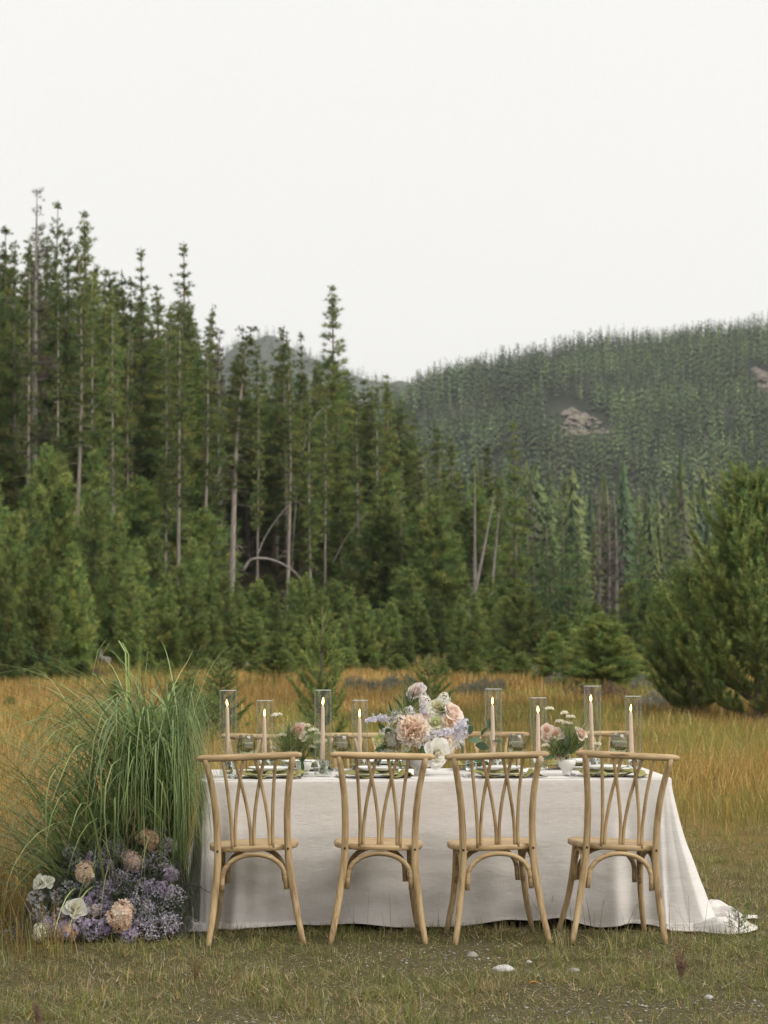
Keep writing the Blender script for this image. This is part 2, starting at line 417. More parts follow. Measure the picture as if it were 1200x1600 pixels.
mtn_z = hillside('mountain', [-300, 100, 250, 340, 380, 400, 425, 445, 480, 540, 600, 640, 700, 900, 1300],
                 [710, 640, 600, 570, 549, 541, 544, 558, 565, 580, 596, 606, 633, 706, 724], 1500, 2500, 3000, 1.2, m,
                 'hazy blue rocky mountain behind the wooded hill', 30)

PINE = np.array([[0.12, 0.175, 0.052], [0.15, 0.205, 0.058], [0.195, 0.235, 0.066], [0.11, 0.165, 0.06], [0.22, 0.23, 0.066]])
def pick(n_, pal=PINE, var=0.18, rg=rng):
    c = pal[rg.integers(0, len(pal), n_)]
    return np.clip(c * (1 + rg.normal(0, var, (n_, 1))), 0.004, 0.9)

def fir_template(k, rad, rg, full=1.0):
    """unit-height conifer of k pointed boughs"""
    h = np.linspace(0.10, 0.97, k) + rg.normal(0, 0.012, k); az = np.arange(k) * 2.4 + rg.normal(0, 0.4, k)
    r = rad * ((1 - h) ** 0.75 * rg.uniform(0.65, 1.2, k) + 0.03)
    d = np.stack([np.cos(az), np.sin(az)], 1); s_ = np.stack([-d[:, 1], d[:, 0]], 1)
    wd = (0.035 + 0.075 * (1 - h)) * rad / 0.16 * min(1.0, (15 / k) ** 0.6 + .12) * full
    tip = np.c_[d * r[:, None], h - 0.035 * (1 - h) - 0.01]
    top = np.c_[d * 0.004, h + 0.05]
    L_ = np.c_[d * (r * 0.55)[:, None] + s_ * wd[:, None] * 0.5, h - 0.03]; R_ = np.c_[d * (r * 0.55)[:, None] - s_ * wd[:, None] * 0.5, h - 0.03]
    V = np.stack([top, L_, tip, R_], 1).reshape(-1, 3)
    q_ = np.arange(k)[:, None] * 4
    F = np.r_[q_ + [[0, 1, 2]], q_ + [[0, 2, 3]]]
    lead = np.array([[0.006, 0, 0.9], [-0.006, 0, 0.9], [0, 0, 1.0]]); F = np.r_[F, [[4 * k, 4 * k + 1, 4 * k + 2]]]
    return np.vstack([V, lead]), F
def forest_mass(name, X, Y, Z, H, C, temps, material, label, rg):
    mb = MB(); which = rg.integers(0, len(temps), len(X))
    for t_, (TV, TF) in enumerate(temps):
        k_ = np.where(which == t_)[0]
        if not len(k_): continue
        az = rg.uniform(0, 6.28, len(k_)); c, s = np.cos(az)[:, None], np.sin(az)[:, None]
        wf = rg.uniform(0.75, 1.25, len(k_))[:, None]; h = H[k_][:, None]
        V = np.stack([(TV[:, 0] * c - TV[:, 1] * s) * h * wf + X[k_][:, None], (TV[:, 0] * s + TV[:, 1] * c) * h * wf + Y[k_][:, None], TV[:, 2] * h + Z[k_][:, None]], -1)
        F = (TF[None] + (np.arange(len(k_)) * len(TV))[:, None, None]).reshape(-1, 3)
        mb.add(V.reshape(-1, 3), F, np.repeat(C[k_], len(TV), 0))
    o = mb.build(name, material, None, False)
    return tag(o, label, None, None, 'stuff')

rg = np.random.default_rng(21)
temps_far = [fir_template(10, rd_, rg, 1.6) for rd_ in (.15, .17, .20, .16, .21, .14, .18)]
nT = 27000
t_ = rg.uniform(0, 1, nT) ** 0.72; Y = 478 + (1125 - 478) * t_; A = rg.uniform(-0.05, 0.215, nT); X = A * Y
# bare rocky patches where no trees stand
def in_patch(x, y, cx, cy, rx, ry): return ((x - cx) / rx) ** 2 + ((y - cy) / ry) ** 2 < 1 + 0.5 * (vnoise(x / 4, y / 9, 5) - 0.5)
def hill_hit(px, py):
    Ds = np.linspace(480, 1095, 800); xs = (px - 600) / FPX * Ds
    e = hill_z(xs, Ds) - (EYE + (991 - py) / FPX * Ds); k_ = np.argmax(e > 0); return xs[k_], Ds[k_]
pA = hill_hit(897, 645); pB = hill_hit(1190, 585)
ok = (vnoise(X / 9, Y / 22, 71) * .6 + vnoise(X / 30, Y / 60, 72) * .4 > .22) & ~in_patch(X, Y, pA[0], pA[1] - 26, 12.5, 68) & ~in_patch(X, Y, pB[0], pB[1] - 26, 6, 50)
X, Y = X[ok], Y[ok]; H = (4.5 + 5.5 * rg.uniform(0, 1, len(X)) ** 1.4) * (0.75 + 0.6 * vnoise(X / 30, Y / 30, 8))
PF = np.array([[0.09, 0.13, 0.056], [0.115, 0.155, 0.062], [0.155, 0.185, 0.07], [0.07, 0.11, 0.06], [0.12, 0.12, 0.08], [0.13, 0.115, 0.09]])
pr = np.array([0.27, 0.28, 0.20, 0.19, 0.04, 0.02]); C = PF[rg.choice(6, len(X), p=pr)] * (0.40 + 0.70 * vnoise(X / 23 + 9, Y / 41, 2))[:, None] * np.exp(rg.normal(0, .42, (len(X), 1)))
forest_mass('hill_forest', X, Y, hill_z(X, Y) - 0.3, H, C, temps_far, M['far_needles'], 'distant conifer forest covering the hill', rg)
# exposed rock in the clearings
def outcrop(cx, cy, rx, ry, seed, name, label):
    g = np.random.default_rng(seed); mb = MB()
    for k_ in range(130):
        t = g.uniform(-1, 1); x = cx + t * rx * g.uniform(.2, 1); y = cy - ry + 2 * ry * (1 - abs(t)) * g.uniform(0, 1); s = g.uniform(0.8, 2.6)
        a = np.linspace(0, 6.28, 8)[:-1]
        V = [[x + math.cos(t) * s * g.uniform(.7, 1.3), y + math.sin(t) * s * 1.5 * g.uniform(.7, 1.3), float(hill_z(x, y)) + g.uniform(-0.6, 0.5)] for t in a]
        V += [[x + g.normal(0, .4), y + g.normal(0, .4), float(hill_z(x, y)) + s * g.uniform(0.4, 0.9)]]
        mb.add(V, [[t, (t + 1) % 7, 7] for t in range(7)])
    tag(mb.build(name, plain('outcrop_stone', (0.19, 0.165, 0.135), 0.95, 0.45, 0.5, 0.05), None, False), label, 'rock outcrop')
outcrop(pA[0], pA[1] - 14, 11.5, 40, 3, 'rock_outcrop', 'pale tan bare rock patch in the middle of the wooded hill')
outcrop(pB[0], pB[1] - 4, 4.5, 22, 4, 'rock_outcrop', 'small mauve-grey bare patch high on the wooded hill')
# trees on the mountain
nT = 6500; Y = rg.uniform(1700, 2550, nT); X = rg.uniform(-0.11, 0.04, nT) * Y
ok = vnoise(X / 70, Y / 130, 6) > 0.25; X, Y = X[ok], Y[ok]
C = np.array([[0.085, 0.11, 0.05]]) * rg.uniform(0.6, 1.5, (len(X), 1))
forest_mass('mountain_forest', X, Y, mtn_z(X, Y) - 0.5, rg.uniform(6, 12, len(X)), C, [fir_template(8, 0.26, rg, 1.6) for _ in range(3)], M['far_needles'], 'thin dark forest dotted over the far rocky mountain', rg)
# forest in the valley between meadow and hill
temps_mid = [fir_template(84, rd_, rg) for rd_ in (.13, .17, .20, .15, .23, .18)]
nT = 2000; Y = 225 + 280 * rg.uniform(0, 1, nT) ** 0.8; X = rg.uniform(0.030, 0.26, nT) * Y
H = rg.uniform(4, 13.5, nT) * (0.7 + 0.6 * vnoise(X / 14, Y / 20, 18))
C = PF[rg.choice(6, nT, p=[0.2, 0.32, 0.26, 0.14, 0.06, 0.02])] * rg.uniform(0.6, 1.05, (nT, 1))
forest_mass('valley_forest', X, Y, ground_z(X, Y) - 0.2, H, C, temps_mid, M['far_needles'], 'pale green conifer forest at the foot of the hill', rg)

# ================================================================== pines
def clumps(P, Dn, mN, L, wd, spread, C, rg):
    """each clump point bursts into mN thin needle sprays"""
    n_ = len(P)
    d = Dn[:, None, :] + rg.normal(0, spread, (n_, mN, 3)); d /= np.linalg.norm(d, axis=2)[..., None]
    ln = L * rg.uniform(0.6, 1.25, (n_, mN, 1))
    s = np.cross(d, rg.normal(0, 1, (n_, mN, 3))); s /= np.linalg.norm(s, axis=2)[..., None] + 1e-9
    p = P[:, None, :] + rg.normal(0, 1, (n_, mN, 3)) * (L * 0.18); wd = wd * np.minimum(1, (L / np.max(L)) ** .5)
    V = np.stack([p - s * wd, p + s * wd, p + d * ln], 2)
    cc = np.clip(C[:, None, :] * (1 + rg.normal(0, 0.15, (n_, mN, 1))), 0.003, 1)
    return V.reshape(-1, 3), np.arange(n_ * mN * 3).reshape(-1, 3), np.repeat(cc, 3, 1).reshape(-1, 3)

def pine_mesh(seed, H, start, width, dens, mN, L, wd, form, pal=PINE, dead=0.0, trunk_r=0.012, gap=0.15):
    """returns (trunk mesh, crown mesh). form: 'tall' narrow lodgepole, 'young' bushy to the ground"""
    g = np.random.default_rng(seed); T = MB(); Cn = MB()
    zs = np.linspace(0, 1, 14); bend = g.normal(0, 0.012, 2)
    path = np.c_[bend[0] * H * np.sin(zs * 3) * zs, bend[1] * H * np.sin(zs * 2.3) * zs, zs * H]
    T.add(*tube(path, H * trunk_r * (1 - zs) ** 0.8 + 0.012, 8))
    axis = lambda f: np.array([np.interp(f, zs, path[:, k]) for k in range(3)])
    P = []; Dn = []; CC = []; LL = []
    f = start; bias = g.uniform(0, 6.28); tone = 1.0
    while f < 0.992:
        u = (f - start) / (1 - start)
        if form == 'tall': prof = (0.45 + 0.55 * min(1, u / 0.25)) * (1 - u) ** 0.85 + 0.03
        else: prof = (0.72 + 0.28 * min(1, u / 0.15)) * (1 - u ** 1.35) ** 0.85 + 0.03
        k_ = max(2, int(g.poisson(dens * (0.55 + 0.45 * (1 - u)))))
        for _ in range(k_):
            if u < .8 and g.random() < gap: continue
            az = g.uniform(0, 6.28); ln = width * prof * g.uniform(0.55, 1.15) * (1 + 0.22 * math.cos(az - bias))
            ln = max(ln, 0.10)
            p0 = axis(f); up = (0.05 + 0.55 * u if form == 'tall' else 0.35 + 0.6 * u) + g.normal(0, 0.12)
            drop = (0.16 if form == 'tall' else 0.05) * (1 - u)
            m_ = max(2, int(ln / (L * 0.62)))
            s = np.linspace(0.22 if form == 'tall' else 0.3, 1, m_)
            d = np.array([math.cos(az), math.sin(az)])
            bp_ = np.c_[p0[0] + d[0] * ln * s, p0[1] + d[1] * ln * s, p0[2] + ln * (up * s - drop * s ** 2 * 2)]
            T.add(*tube(np.vstack([p0, bp_[m_ // 2], bp_[-1]]), [0.006 * H * 0.2 + 0.006, 0.008, 0.003], 3, False))
            bp_ = bp_ + g.normal(0, L * 0.3, bp_.shape)
            if g.random() < dead: continue
            P.append(bp_); LL.append(np.full(m_, (0.34 + 0.66 * min(1, ln / (0.75 if form == 'tall' else .35))))); o_ = np.tile([d[0] * 0.7, d[1] * 0.7, 0.55], (m_, 1)); Dn.append(o_)
            CC.append(np.repeat(pick(1, pal, 0.16, g), m_, 0))
        f += (0.42 if form == 'tall' else 0.30) * g.uniform(0.6, 1.4) / H * (L / 0.3)
    # bare dead snags of branch below the crown
    if form == 'tall':
        for _ in range(int(30 * start / 0.4)):
            f = g.uniform(0.12, start + 0.1); az = g.uniform(0, 6.28); ln = g.uniform(0.3, 1.1); p0 = axis(f)
            T.add(*tube(np.array([p0, p0 + [math.cos(az) * ln * .6, math.sin(az) * ln * .6, -0.05], p0 + [math.cos(az) * ln, math.sin(az) * ln, g.normal(-.15, .15)]]), [0.018, 0.012, 0.003], 3, False))
    if P:
        Cn.add(*clumps(np.vstack(P), np.vstack(Dn), mN, L * np.concatenate(LL)[:, None, None], wd, 0.55, np.vstack(CC), g))
    return T.mesh('trunk'), (Cn.mesh('crown', False) if P else None)

TALL = [pine_mesh(100 + k, 20, st, wd_ * 1.25, 10, 26, 0.36, 0.019, 'tall', gap=gp * .5, trunk_r=.0075) for k, (st, wd_, gp) in enumerate(
        [(0.30, 1.25, .15), (0.36, 1.1, .2), (0.20, 1.45, .12), (0.24, 1.0, .25), (0.12, 1.6, .1), (0.44, 1.2, .2), (0.05, 1.5, .08), (0.16, 1.15, .3)])]
for k, (t, c) in enumerate(TALL):
    t.materials.append(M['bark_orange'] if k in (2, 3) else M['bark']); c.materials.append(M['needles'])
YOUNG_PAL = np.array([[0.155, 0.225, 0.066], [0.19, 0.255, 0.076], [0.24, 0.29, 0.088], [0.14, 0.215, 0.072], [0.26, 0.285, 0.086]])
YOUNG = [pine_mesh(200 + k, 6, 0.04, wd_, 16, 26, 0.24, 0.014, 'young', YOUNG_PAL, gap=0.05, trunk_r=0.010) for k, wd_ in enumerate([1.25, 1.5, 1.1, 1.7, 1.35, 1.0])]
for t, c in YOUNG: t.materials.append(M['bark']); c.materials.append(M['needles'])
SPRUCE = [pine_mesh(260 + k, 14, 0.05, wd_, 7.0, 11, 0.42, 0.032, 'tall', PINE * [0.85, 1.0, 1.1], gap=0.05) for k, wd_ in enumerate([2.1, 1.8, 2.4])]
for t, c in SPRUCE: t.materials.append(M['bark']); c.materials.append(M['needles'])
DEADT = [pine_mesh(300 + k, 18, 0.25, 0.9, 4.0, 2, 0.4, 0.01, 'tall', dead=2.0, gap=0.1) for k in range(3)]
for t, c in DEADT: t.materials.append(M['dead'])
GREY = [pine_mesh(320 + k, 18, 0.2, 1.1, 8, 14, 0.42, 0.016, 'tall', np.array([[0.12, 0.10, 0.085], [0.15, 0.125, 0.105]]), gap=0.05) for k in range(2)]
for t, c in GREY: t.materials.append(M['dead']); c.materials.append(M['needles'])

rgt = np.random.default_rng(5)
def plant(variant, nomH, px, top, D, name, label, cat, group, wscale=1.0, lean=None, x=None):
    x = wx(px, D) if x is None else x
    z0 = gz(x, D); zt = at(px, top, D)[2]
    s = max((zt - z0) / nomH, 0.12)
    o = thing(name, (x, D, z0 - 0.05), label, cat, group, rgt.uniform(0, 6.28), (s ** 0.6 * wscale, s ** 0.6 * wscale, s))
    if lean: o.rotation_euler = (lean[0], lean[1], o.rotation_euler[2])
    t, c = variant
    link('trunk', t, None, o)
    if c is not None: link('crown', c, None, o)
    return o
G_T = ('pine_tree', 'tall slender pine with bare lower trunk in the dark forest stand', 'pine tree', 'tall pines of the forest stand')
tall_spec = [(-25, 350, 128, 4), (8, 348, 122, 0), (24, 372, 118, 4), (58, 352, 120, 1), (90, 308, 128, 0), (108, 352, 122, 4), (126, 322, 126, 2), (140, 408, 130, 5),
 (160, 412, 118, 1), (186, 418, 124, 3), (206, 432, 120, 0), (216, 384, 134, 7), (236, 440, 128, 2), (262, 468, 122, 5), (286, 376, 126, 7), (296, 448, 132, 0),
 (322, 486, 122, 1), (328, 470, 132, 3), (345, 545, 126, 6), (400, 534, 130, 4), (388, 505, 126, 1), (420, 560, 134, 2), (432, 552, 124, 0),
 (450, 505, 118, 5), (474, 515, 128, 7), (492, 560, 126, 4), (516, 440, 118, 2), (524, 560, 126, 6), (548, 600, 122, 4), (566, 624, 128, 2), (508, 640, 112, 6),
 (600, 582, 112, 2), (622, 640, 124, 4), (585, 650, 128, 0), (640, 660, 132, 6), (655, 640, 128, 1), (690, 655, 112, 3), (702, 680, 122, 2), (665, 700, 118, 7), (720, 730, 124, 4),
 (760, 695, 128, 6), (738, 720, 120, 0), (806, 655, 112, 7), (780, 735, 124, 3), (470, 620, 112, 3), (535, 640, 110, 1), (180, 470, 112, 5), (120, 420, 112, 1), (150, 520, 110, 5), (262, 540, 110, 3), (318, 560, 112, 5), (280, 470, 108, 1)]
YOUNG_LABEL = ['bushy young pine', 'wide soft-edged young pine', 'slim young pine', 'broadest spreading young pine', 'rounded young pine', 'slender pointed young pine']
TALL_LABEL = ['tall pine with a narrow crown above a bare grey trunk in the forest stand', 'tall pine with a short high crown and long bare grey trunk', 'tall russet-trunked pine with a full crown in the forest stand', 'thin russet-trunked pine with a sparse airy crown',
              'tall broad-crowned pine leafy almost down to its foot', 'pale pole-like pine with foliage only in its upper half', 'tall pine clothed in branches from top to ground', 'spindly tall pine with a ragged gappy crown']
def plant_tall(v, px, top, D, ws): return plant(TALL[v], 20, px, top, D, 'pine_tree', TALL_LABEL[v], 'pine tree', 'tall pines of the forest stand: ' + TALL_LABEL[v].split(' with ')[0].split(' leafy')[0], ws)
for px, top, D, v in tall_spec: plant_tall(v, px, top, D, rgt.uniform(0.85, 1.2))
# deeper rows of the stand, closing the view between the trunks
for k in range(150):
    px = rgt.uniform(-60, 760); D = rgt.uniform(124, 205)
    sky_y = np.interp(px, [-60, 60, 150, 280, 350, 450, 520, 620, 760], [370, 380, 460, 500, 570, 560, 560, 660, 740])
    top = sky_y + rgt.uniform(15, 170)
    sprc = rgt.random() < .25; plant(SPRUCE[rgt.integers(0, 3)] if sprc else TALL[[2, 4, 6, 4, 6, 7, 6][rgt.integers(0, 7)]], 14 if sprc else 20, px, top, D, 'pine_tree', 'pine crowded deep inside the dark forest stand', 'pine tree', 'pines deep inside the forest', wscale=rgt.uniform(1.0, 1.4))
for k in range(75):
    px = rgt.uniform(-60, 640); D = rgt.uniform(120, 150)
    sky_y = np.interp(px, [-60, 0, 60, 125, 200, 290, 330, 400, 520, 600, 640], [400, 395, 372, 372, 450, 470, 540, 562, 562, 600, 640])
    plant_tall([2, 4, 6, 7, 0, 4][k % 6], px, sky_y + rgt.uniform(-8, 75), D, rgt.uniform(1.15, 1.5))
# slim pale-trunked pines standing proud of the thicket
SLIM = [pine_mesh(150 + k, 20, st, .85, 9, 24, 0.32, 0.018, 'tall', gap=.12, trunk_r=.0062) for k, st in enumerate([.40, .50, .30])]
for t, c in SLIM: t.materials.append(M['bark_pale']); c.materials.append(M['needles'])
for k, (px, up) in enumerate([(44, 10), (118, 25), (143, 60), (178, 40), (203, 70), (258, 80), (279, 20), (318, 30), (340, 70), (402, 60), (449, 10), (486, 60), (508, 70), (562, 50), (590, 0), (668, 40), (682, 70), (-30, 30), (90, 80), (632, 90)]):
    sky_y = np.interp(px, [-60, 0, 60, 125, 200, 290, 330, 400, 520, 600, 640, 720], [400, 385, 352, 362, 430, 450, 520, 545, 545, 590, 630, 690])
    plant(SLIM[k % 3], 20, px, sky_y + up, rgt.uniform(101, 110), 'pine_tree', 'slim pine with a long pale bare trunk above the young thicket', 'pine tree', 'slim pale-trunked pines above the thicket', rgt.uniform(.65, .9))
# the stand and the thicket go on beyond the picture
for k in range(60):
    px = rgt.uniform(-520, -70); D = rgt.uniform(108, 170); plant_tall([2, 4, 6, 0, 7, 4][k % 6], px, 390 + rgt.uniform(-30, 140), D, rgt.uniform(1.1, 1.6))
for k in range(26):
    px = rgt.uniform(-560, -80) if k < 18 else rgt.uniform(1300, 1700); plant(YOUNG[k % 6], 6, px, rgt.uniform(760, 900), rgt.uniform(76, 98), 'young_pine', YOUNG_LABEL[k % 6] + ' in the thicket along the meadow edge', 'pine tree', YOUNG_LABEL[k % 6] + 's along the meadow edge', rgt.uniform(.8, 1.1))
# conspicuous single trees
o = plant(SLIM[1], 20, 372, 508, 99.5, 'pine_tree', 'pale-trunked pine leaning beside the bleached arching log', 'pine tree', None, 1.35)
o.rotation_euler = (0, R(4.5), 0.0); o.location.x -= 0.4
plant(GREY[0], 18, 52, 292, 116, 'dead_tree', 'tall dead grey pine with brown brittle crown above its neighbours', 'dead tree', None, 1.0)
plant(GREY[1], 18, 345, 512, 112, 'dead_tree', 'greyish dying pine behind the young pine thicket', 'dead tree', None, 0.8)
plant(DEADT[0], 18, 742, 735, 100, 'dead_tree', 'upright bare grey snag beside the leaning snag', 'dead tree', None, 0.8)
for k, (px, ln) in enumerate([(770, 12), (756, 6)]):
    o = plant(DEADT[1 + k], 18, px, 770 + 25 * k, 99 + k, 'dead_tree', ['bare silver snag leaning over against the pines', 'thin bare grey trunk beside the leaning silver snag'][k], 'dead tree', None, 0.9)
    o.rotation_euler = (0, R(ln), 0.3); o.location.x -= 1.4 * (1 - k)
for px, top, D in [(935, 770, 150), (950, 762, 152), (962, 775, 149)]:
    plant(GREY[px % 2], 18, px, top, D, 'dead_tree', 'dead grey conifer in the brown clump below the hill', 'dead tree', 'dead conifers below the hill', 1.1)
# spruces and pines at the valley mouth
for px, top, D in [(800, 800, 128), (835, 830, 132), (865, 850, 138), (890, 865, 130), (915, 880, 126), (985, 880, 128), (1010, 850, 140), (1040, 870, 130), (1075, 860, 136), (1110, 840, 150), (855, 790, 165), (905, 800, 170), (1000, 790, 175), (1060, 800, 168), (1150, 800, 160), (1190, 810, 150), (825, 745, 150), (880, 770, 180), (715, 850, 108), (690, 880, 104), (1220, 800, 150), (1260, 790, 155)]:
    plant(SPRUCE[int(px) % 3], 14, px, top, D, 'spruce_tree', 'dark pointed spruce where the valley opens below the hill', 'spruce tree', 'spruces at the valley mouth', 1.0)
# thicket of young pines along the meadow edge
G_Y = ('young_pine', 'bushy young pine in the thicket along the meadow edge', 'pine tree', 'young pines along the meadow edge')
young_spec = [(-20, 720, 84), (20, 800, 74), (75, 702, 92), (10, 880, 70), (60, 850, 71), (110, 846, 76), (150, 762, 90), (182, 800, 86), (203, 888, 78), (215, 840, 88), (242, 826, 92), (264, 896, 80), (300, 838, 92),
 (306, 905, 79), (332, 876, 88), (318, 850, 96), (352, 890, 86), (372, 905, 90), (404, 905, 92), (430, 925, 88), (456, 900, 94), (480, 895, 92), (500, 925, 86), (520, 905, 95), (548, 915, 92), (566, 930, 88), (590, 950, 90),
 (612, 940, 95), (636, 965, 90), (660, 950, 98), (684, 920, 102), (700, 900, 106), (722, 930, 98), (742, 925, 92), (764, 900, 96), (790, 930, 90), (810, 915, 88), (832, 925, 84), (855, 950, 88), (880, 960, 92), (905, 945, 100),
 (930, 940, 104), (960, 950, 98), (985, 905, 100), (1010, 925, 96), (1035, 910, 92), (1062, 930, 90), (1090, 900, 100), (130, 900, 82), (40, 760, 90), (178, 860, 84), (280, 880, 86), (540, 960, 84), (470, 960, 84), (395, 950, 86), (240, 930, 82), (335, 945, 82), (1130, 880, 104), (1180, 900, 96), (575, 985, 88), (625, 1000, 90), (735, 985, 86), (1240, 880, 95), (1280, 860, 90), (-70, 780, 85), (-110, 820, 80)]
for px, top, D in young_spec:
    v = int(px * 7 + top) % 6
    plant(YOUNG[v], 6, px, top, D, 'young_pine', YOUNG_LABEL[v] + ' in the thicket along the meadow edge', 'pine tree', YOUNG_LABEL[v] + 's along the meadow edge', wscale=rgt.uniform(0.66, 0.92))
for k, (px, top, D) in enumerate([(90, 1012, 72), (128, 1030, 70), (232, 1015, 76), (262, 1032, 70), (372, 1008, 78), (398, 1022, 70), (452, 1018, 74), (540, 1010, 80), (585, 1022, 76), (622, 1028, 72), (705, 1018, 76), (742, 1022, 72), (782, 1008, 78), (815, 1018, 70), (905, 1002, 72), (980, 1012, 66), (1005, 1030, 60), (60, 1035, 66), (690, 1040, 64), (320, 1030, 74)]):
    plant(YOUNG[k % 6], 6, px, top, D, 'pine_sapling', 'knee-high pine sapling at the ragged edge of the meadow', 'pine tree', 'small saplings at the meadow edge', rgt.uniform(.8, 1.2))
for k in range(48):
    px = rgt.uniform(-40, 760); D = rgt.uniform(98, 126)
    tp_ = rgt.uniform(700, 890) + max(0, (px - 300) * 0.08); tp_ = max(tp_, 915) if 350 < px < 500 else tp_
    plant(YOUNG[k % 6], 6, px, tp_, D, 'young_pine', 'young pine filling the shade under the tall stand', 'pine tree', 'understorey pines below the stand', wscale=1.2)

# ---- pines with individual needled shoots, standing out in the meadow
def shooted_pine(seed, H, width, whorls, per, shoot, needle, wd, start=0.06, pal=None, nn=24, upturn=0.6, sparse=0.0):
    g = np.random.default_rng(seed); T = MB(); Cn = MB(); pal = YOUNG_PAL * 0.95 if pal is None else pal
    zs = np.linspace(0, 1, 10); path = np.c_[np.sin(zs * 4) * 0.01 * H, np.sin(zs * 3 + 1) * 0.01 * H - 0.0084 * H, zs * H]
    T.add(*tube(path, 0.016 * H * (1 - zs) ** 0.9 + 0.008, 8))
    S = []; SD = []; SC = []
    for wv in range(whorls):
        f = start + (1 - start) * (wv / whorls) ** 0.92 * 0.97; u = (f - start) / (1 - start)
        prof = (1 - u) ** 0.88 * (0.8 + 0.2 * min(1, u / .12)) + 0.05
        for k_ in range(per):
            if g.random() < sparse: continue
            az = (k_ + g.uniform(-.3, .3) + wv * 0.37) / per * 6.28; ln = width * prof * g.uniform(0.7, 1.15)
            d = np.array([math.cos(az), math.sin(az), 0]); p0 = np.array([np.interp(f, zs, path[:, q_]) for q_ in range(3)])
            s = np.linspace(0, 1, 6); bp_ = p0 + d * (ln * s)[:, None] + np.c_[0 * s, 0 * s, ln * ((0.15 + 0.5 * u) * s + upturn * 0.45 * s ** 2.4)] + np.r_[[[0, 0, 0]], g.normal(0, 0.02 * ln, (5, 3))]
            T.add(*tube(bp_, np.linspace(0.012 * H * .35 * prof + 0.006, 0.004, 6), 4, False))
            ms = max(3, int(ln / (shoot * 0.33)))
            for t_ in np.linspace(0.22, 1, ms):
                p = np.array([np.interp(t_, s, bp_[:, q_]) for q_ in range(3)])
                for side in ((-1, 1, 0) if t_ < 0.97 else (0,)):
                    sd = d * 0.75 + np.array([-d[1], d[0], 0]) * side * g.uniform(0.5, 1.1) + [0, 0, g.uniform(0.3, 1.0) * upturn + 0.1]
                    sl = shoot * g.uniform(0.6, 1.3) * (1 + (1 - t_) * 0.8 * abs(side))
                    for q_ in range(1 if side == 0 else max(1, int(sl / shoot + g.uniform(0, .8)))):
                        S.append(p + sd / np.linalg.norm(sd) * shoot * 0.85 * q_); SD.append(sd * g.uniform(.8, 1.2)); SC.append(pick(1, pal, 0.15, g)[0])
    S.append(path[-1] - [0, 0, shoot]); SD.append(np.array([0, 0, 1.0])); SC.append(pal[2])
    S = np.array(S); SD = np.array(SD); SD /= np.linalg.norm(SD, axis=1)[:, None]; SC = np.array(SC); n_ = len(S)
    # needles along each shoot, sweeping forward
    tt = g.uniform(0, 1, (n_, nn, 1)); base = S[:, None, :] + SD[:, None, :] * shoot * tt
    rd = g.normal(0, 1, (n_, nn, 3)); rd -= (rd * SD[:, None, :]).sum(2)[..., None] * SD[:, None, :]; rd /= np.linalg.norm(rd, axis=2)[..., None]
    nd = SD[:, None, :] * 0.75 + rd * 0.66; L_ = needle * g.uniform(0.7, 1.2, (n_, nn, 1))
    sdv = np.cross(nd, rd); sdv /= np.linalg.norm(sdv, axis=2)[..., None]
    V = np.stack([base - sdv * wd, base + sdv * wd, base + nd * L_], 2).reshape(-1, 3)
    cc = np.repeat(np.clip(SC[:, None, :] * (1 + g.normal(0, .14, (n_, nn, 1))), 0.003, 1), 3, 1).reshape(-1, 3)
    Cn.add(V, np.arange(len(V)).reshape(-1, 3), cc)
    t = T.mesh('trunk'); c = Cn.mesh('crown', False); t.materials.append(M['bark']); c.materials.append(M['needles_near'])
    return t, c
def plant_near(mesh, nomH, px, top, D, label, wscale=1.0, group=None):
    return plant(mesh, nomH, px, top, D, 'pine_tree' if nomH > 3 else 'pine_sapling', label, 'pine tree', group, wscale)
BIG = shooted_pine(1, 4.4, 1.85, 18, 8, 0.24, 0.10, 0.009, 0.03, nn=30, upturn=1.25)
BIG2 = shooted_pine(2, 2.6, 1.15, 12, 6, 0.22, 0.10, 0.008, 0.03, nn=38, upturn=1.1)
plant_near(BIG, 4.4, 1182, 733, 41.5, 'large bushy dark green pine standing alone in the meadow beyond the table', .86)
plant_near(BIG2, 2.6, 1078, 884, 43.5, 'smaller pine nestled against the large lone meadow pine', .8)
SAP = [shooted_pine(10 + k, 1.9, wd_, wh, 5, 0.13, 0.06, 0.0045, 0.05, YOUNG_PAL * 1.0, 24, 0.9, sp) for k, (wd_, wh, sp) in enumerate([(0.62, 11, .1), (0.55, 12, .05), (0.7, 9, .15)])]
plant_near(SAP[2], 1.9, 503, 942, 30, 'open-branched sapling pine rising behind the third candle glass', 0.62)
plant_near(SAP[0], 1.9, 346, 1024, 34, 'sapling pine behind the tallest candle glass by the ornamental grass', 0.9)
plant_near(SAP[1], 1.9, 296, 1042, 35, 'sapling pine close beside the ornamental grass', 0.95)
plant_near(SAP[0], 1.9, 274, 1056, 36, 'low sapling pine half hidden by the ornamental grass', 0.9)
plant_near(SAP[2], 1.9, 670, 1016, 37, 'sapling pine rising behind the tall central flower arrangement', 0.85)
plant_near(SAP[1], 1.9, 180, 1056, 40, 'knee-high pine seedling in the golden meadow', 0.8)
plant_near(SAP[1], 1.9, 18, 1082, 45, 'tiny pine seedling alone in the golden grass', 1.2)
plant_near(SAP[0], 1.9, 325, 1075, 33, 'shortest sapling pine of the group by the ornamental grass', 0.9)
plant_near(YOUNG[5], 6, 430, 984, 62, 'small round-topped pine alone before the thicket', 1.2)
plant_near(YOUNG[3], 6, 940, 958, 58, 'wide bushy pine in front of the valley mouth', 1.25)
plant_near(YOUNG[4], 6, 862, 985, 62, 'compact bushy pine beside the wide bushy pine', 1.1)

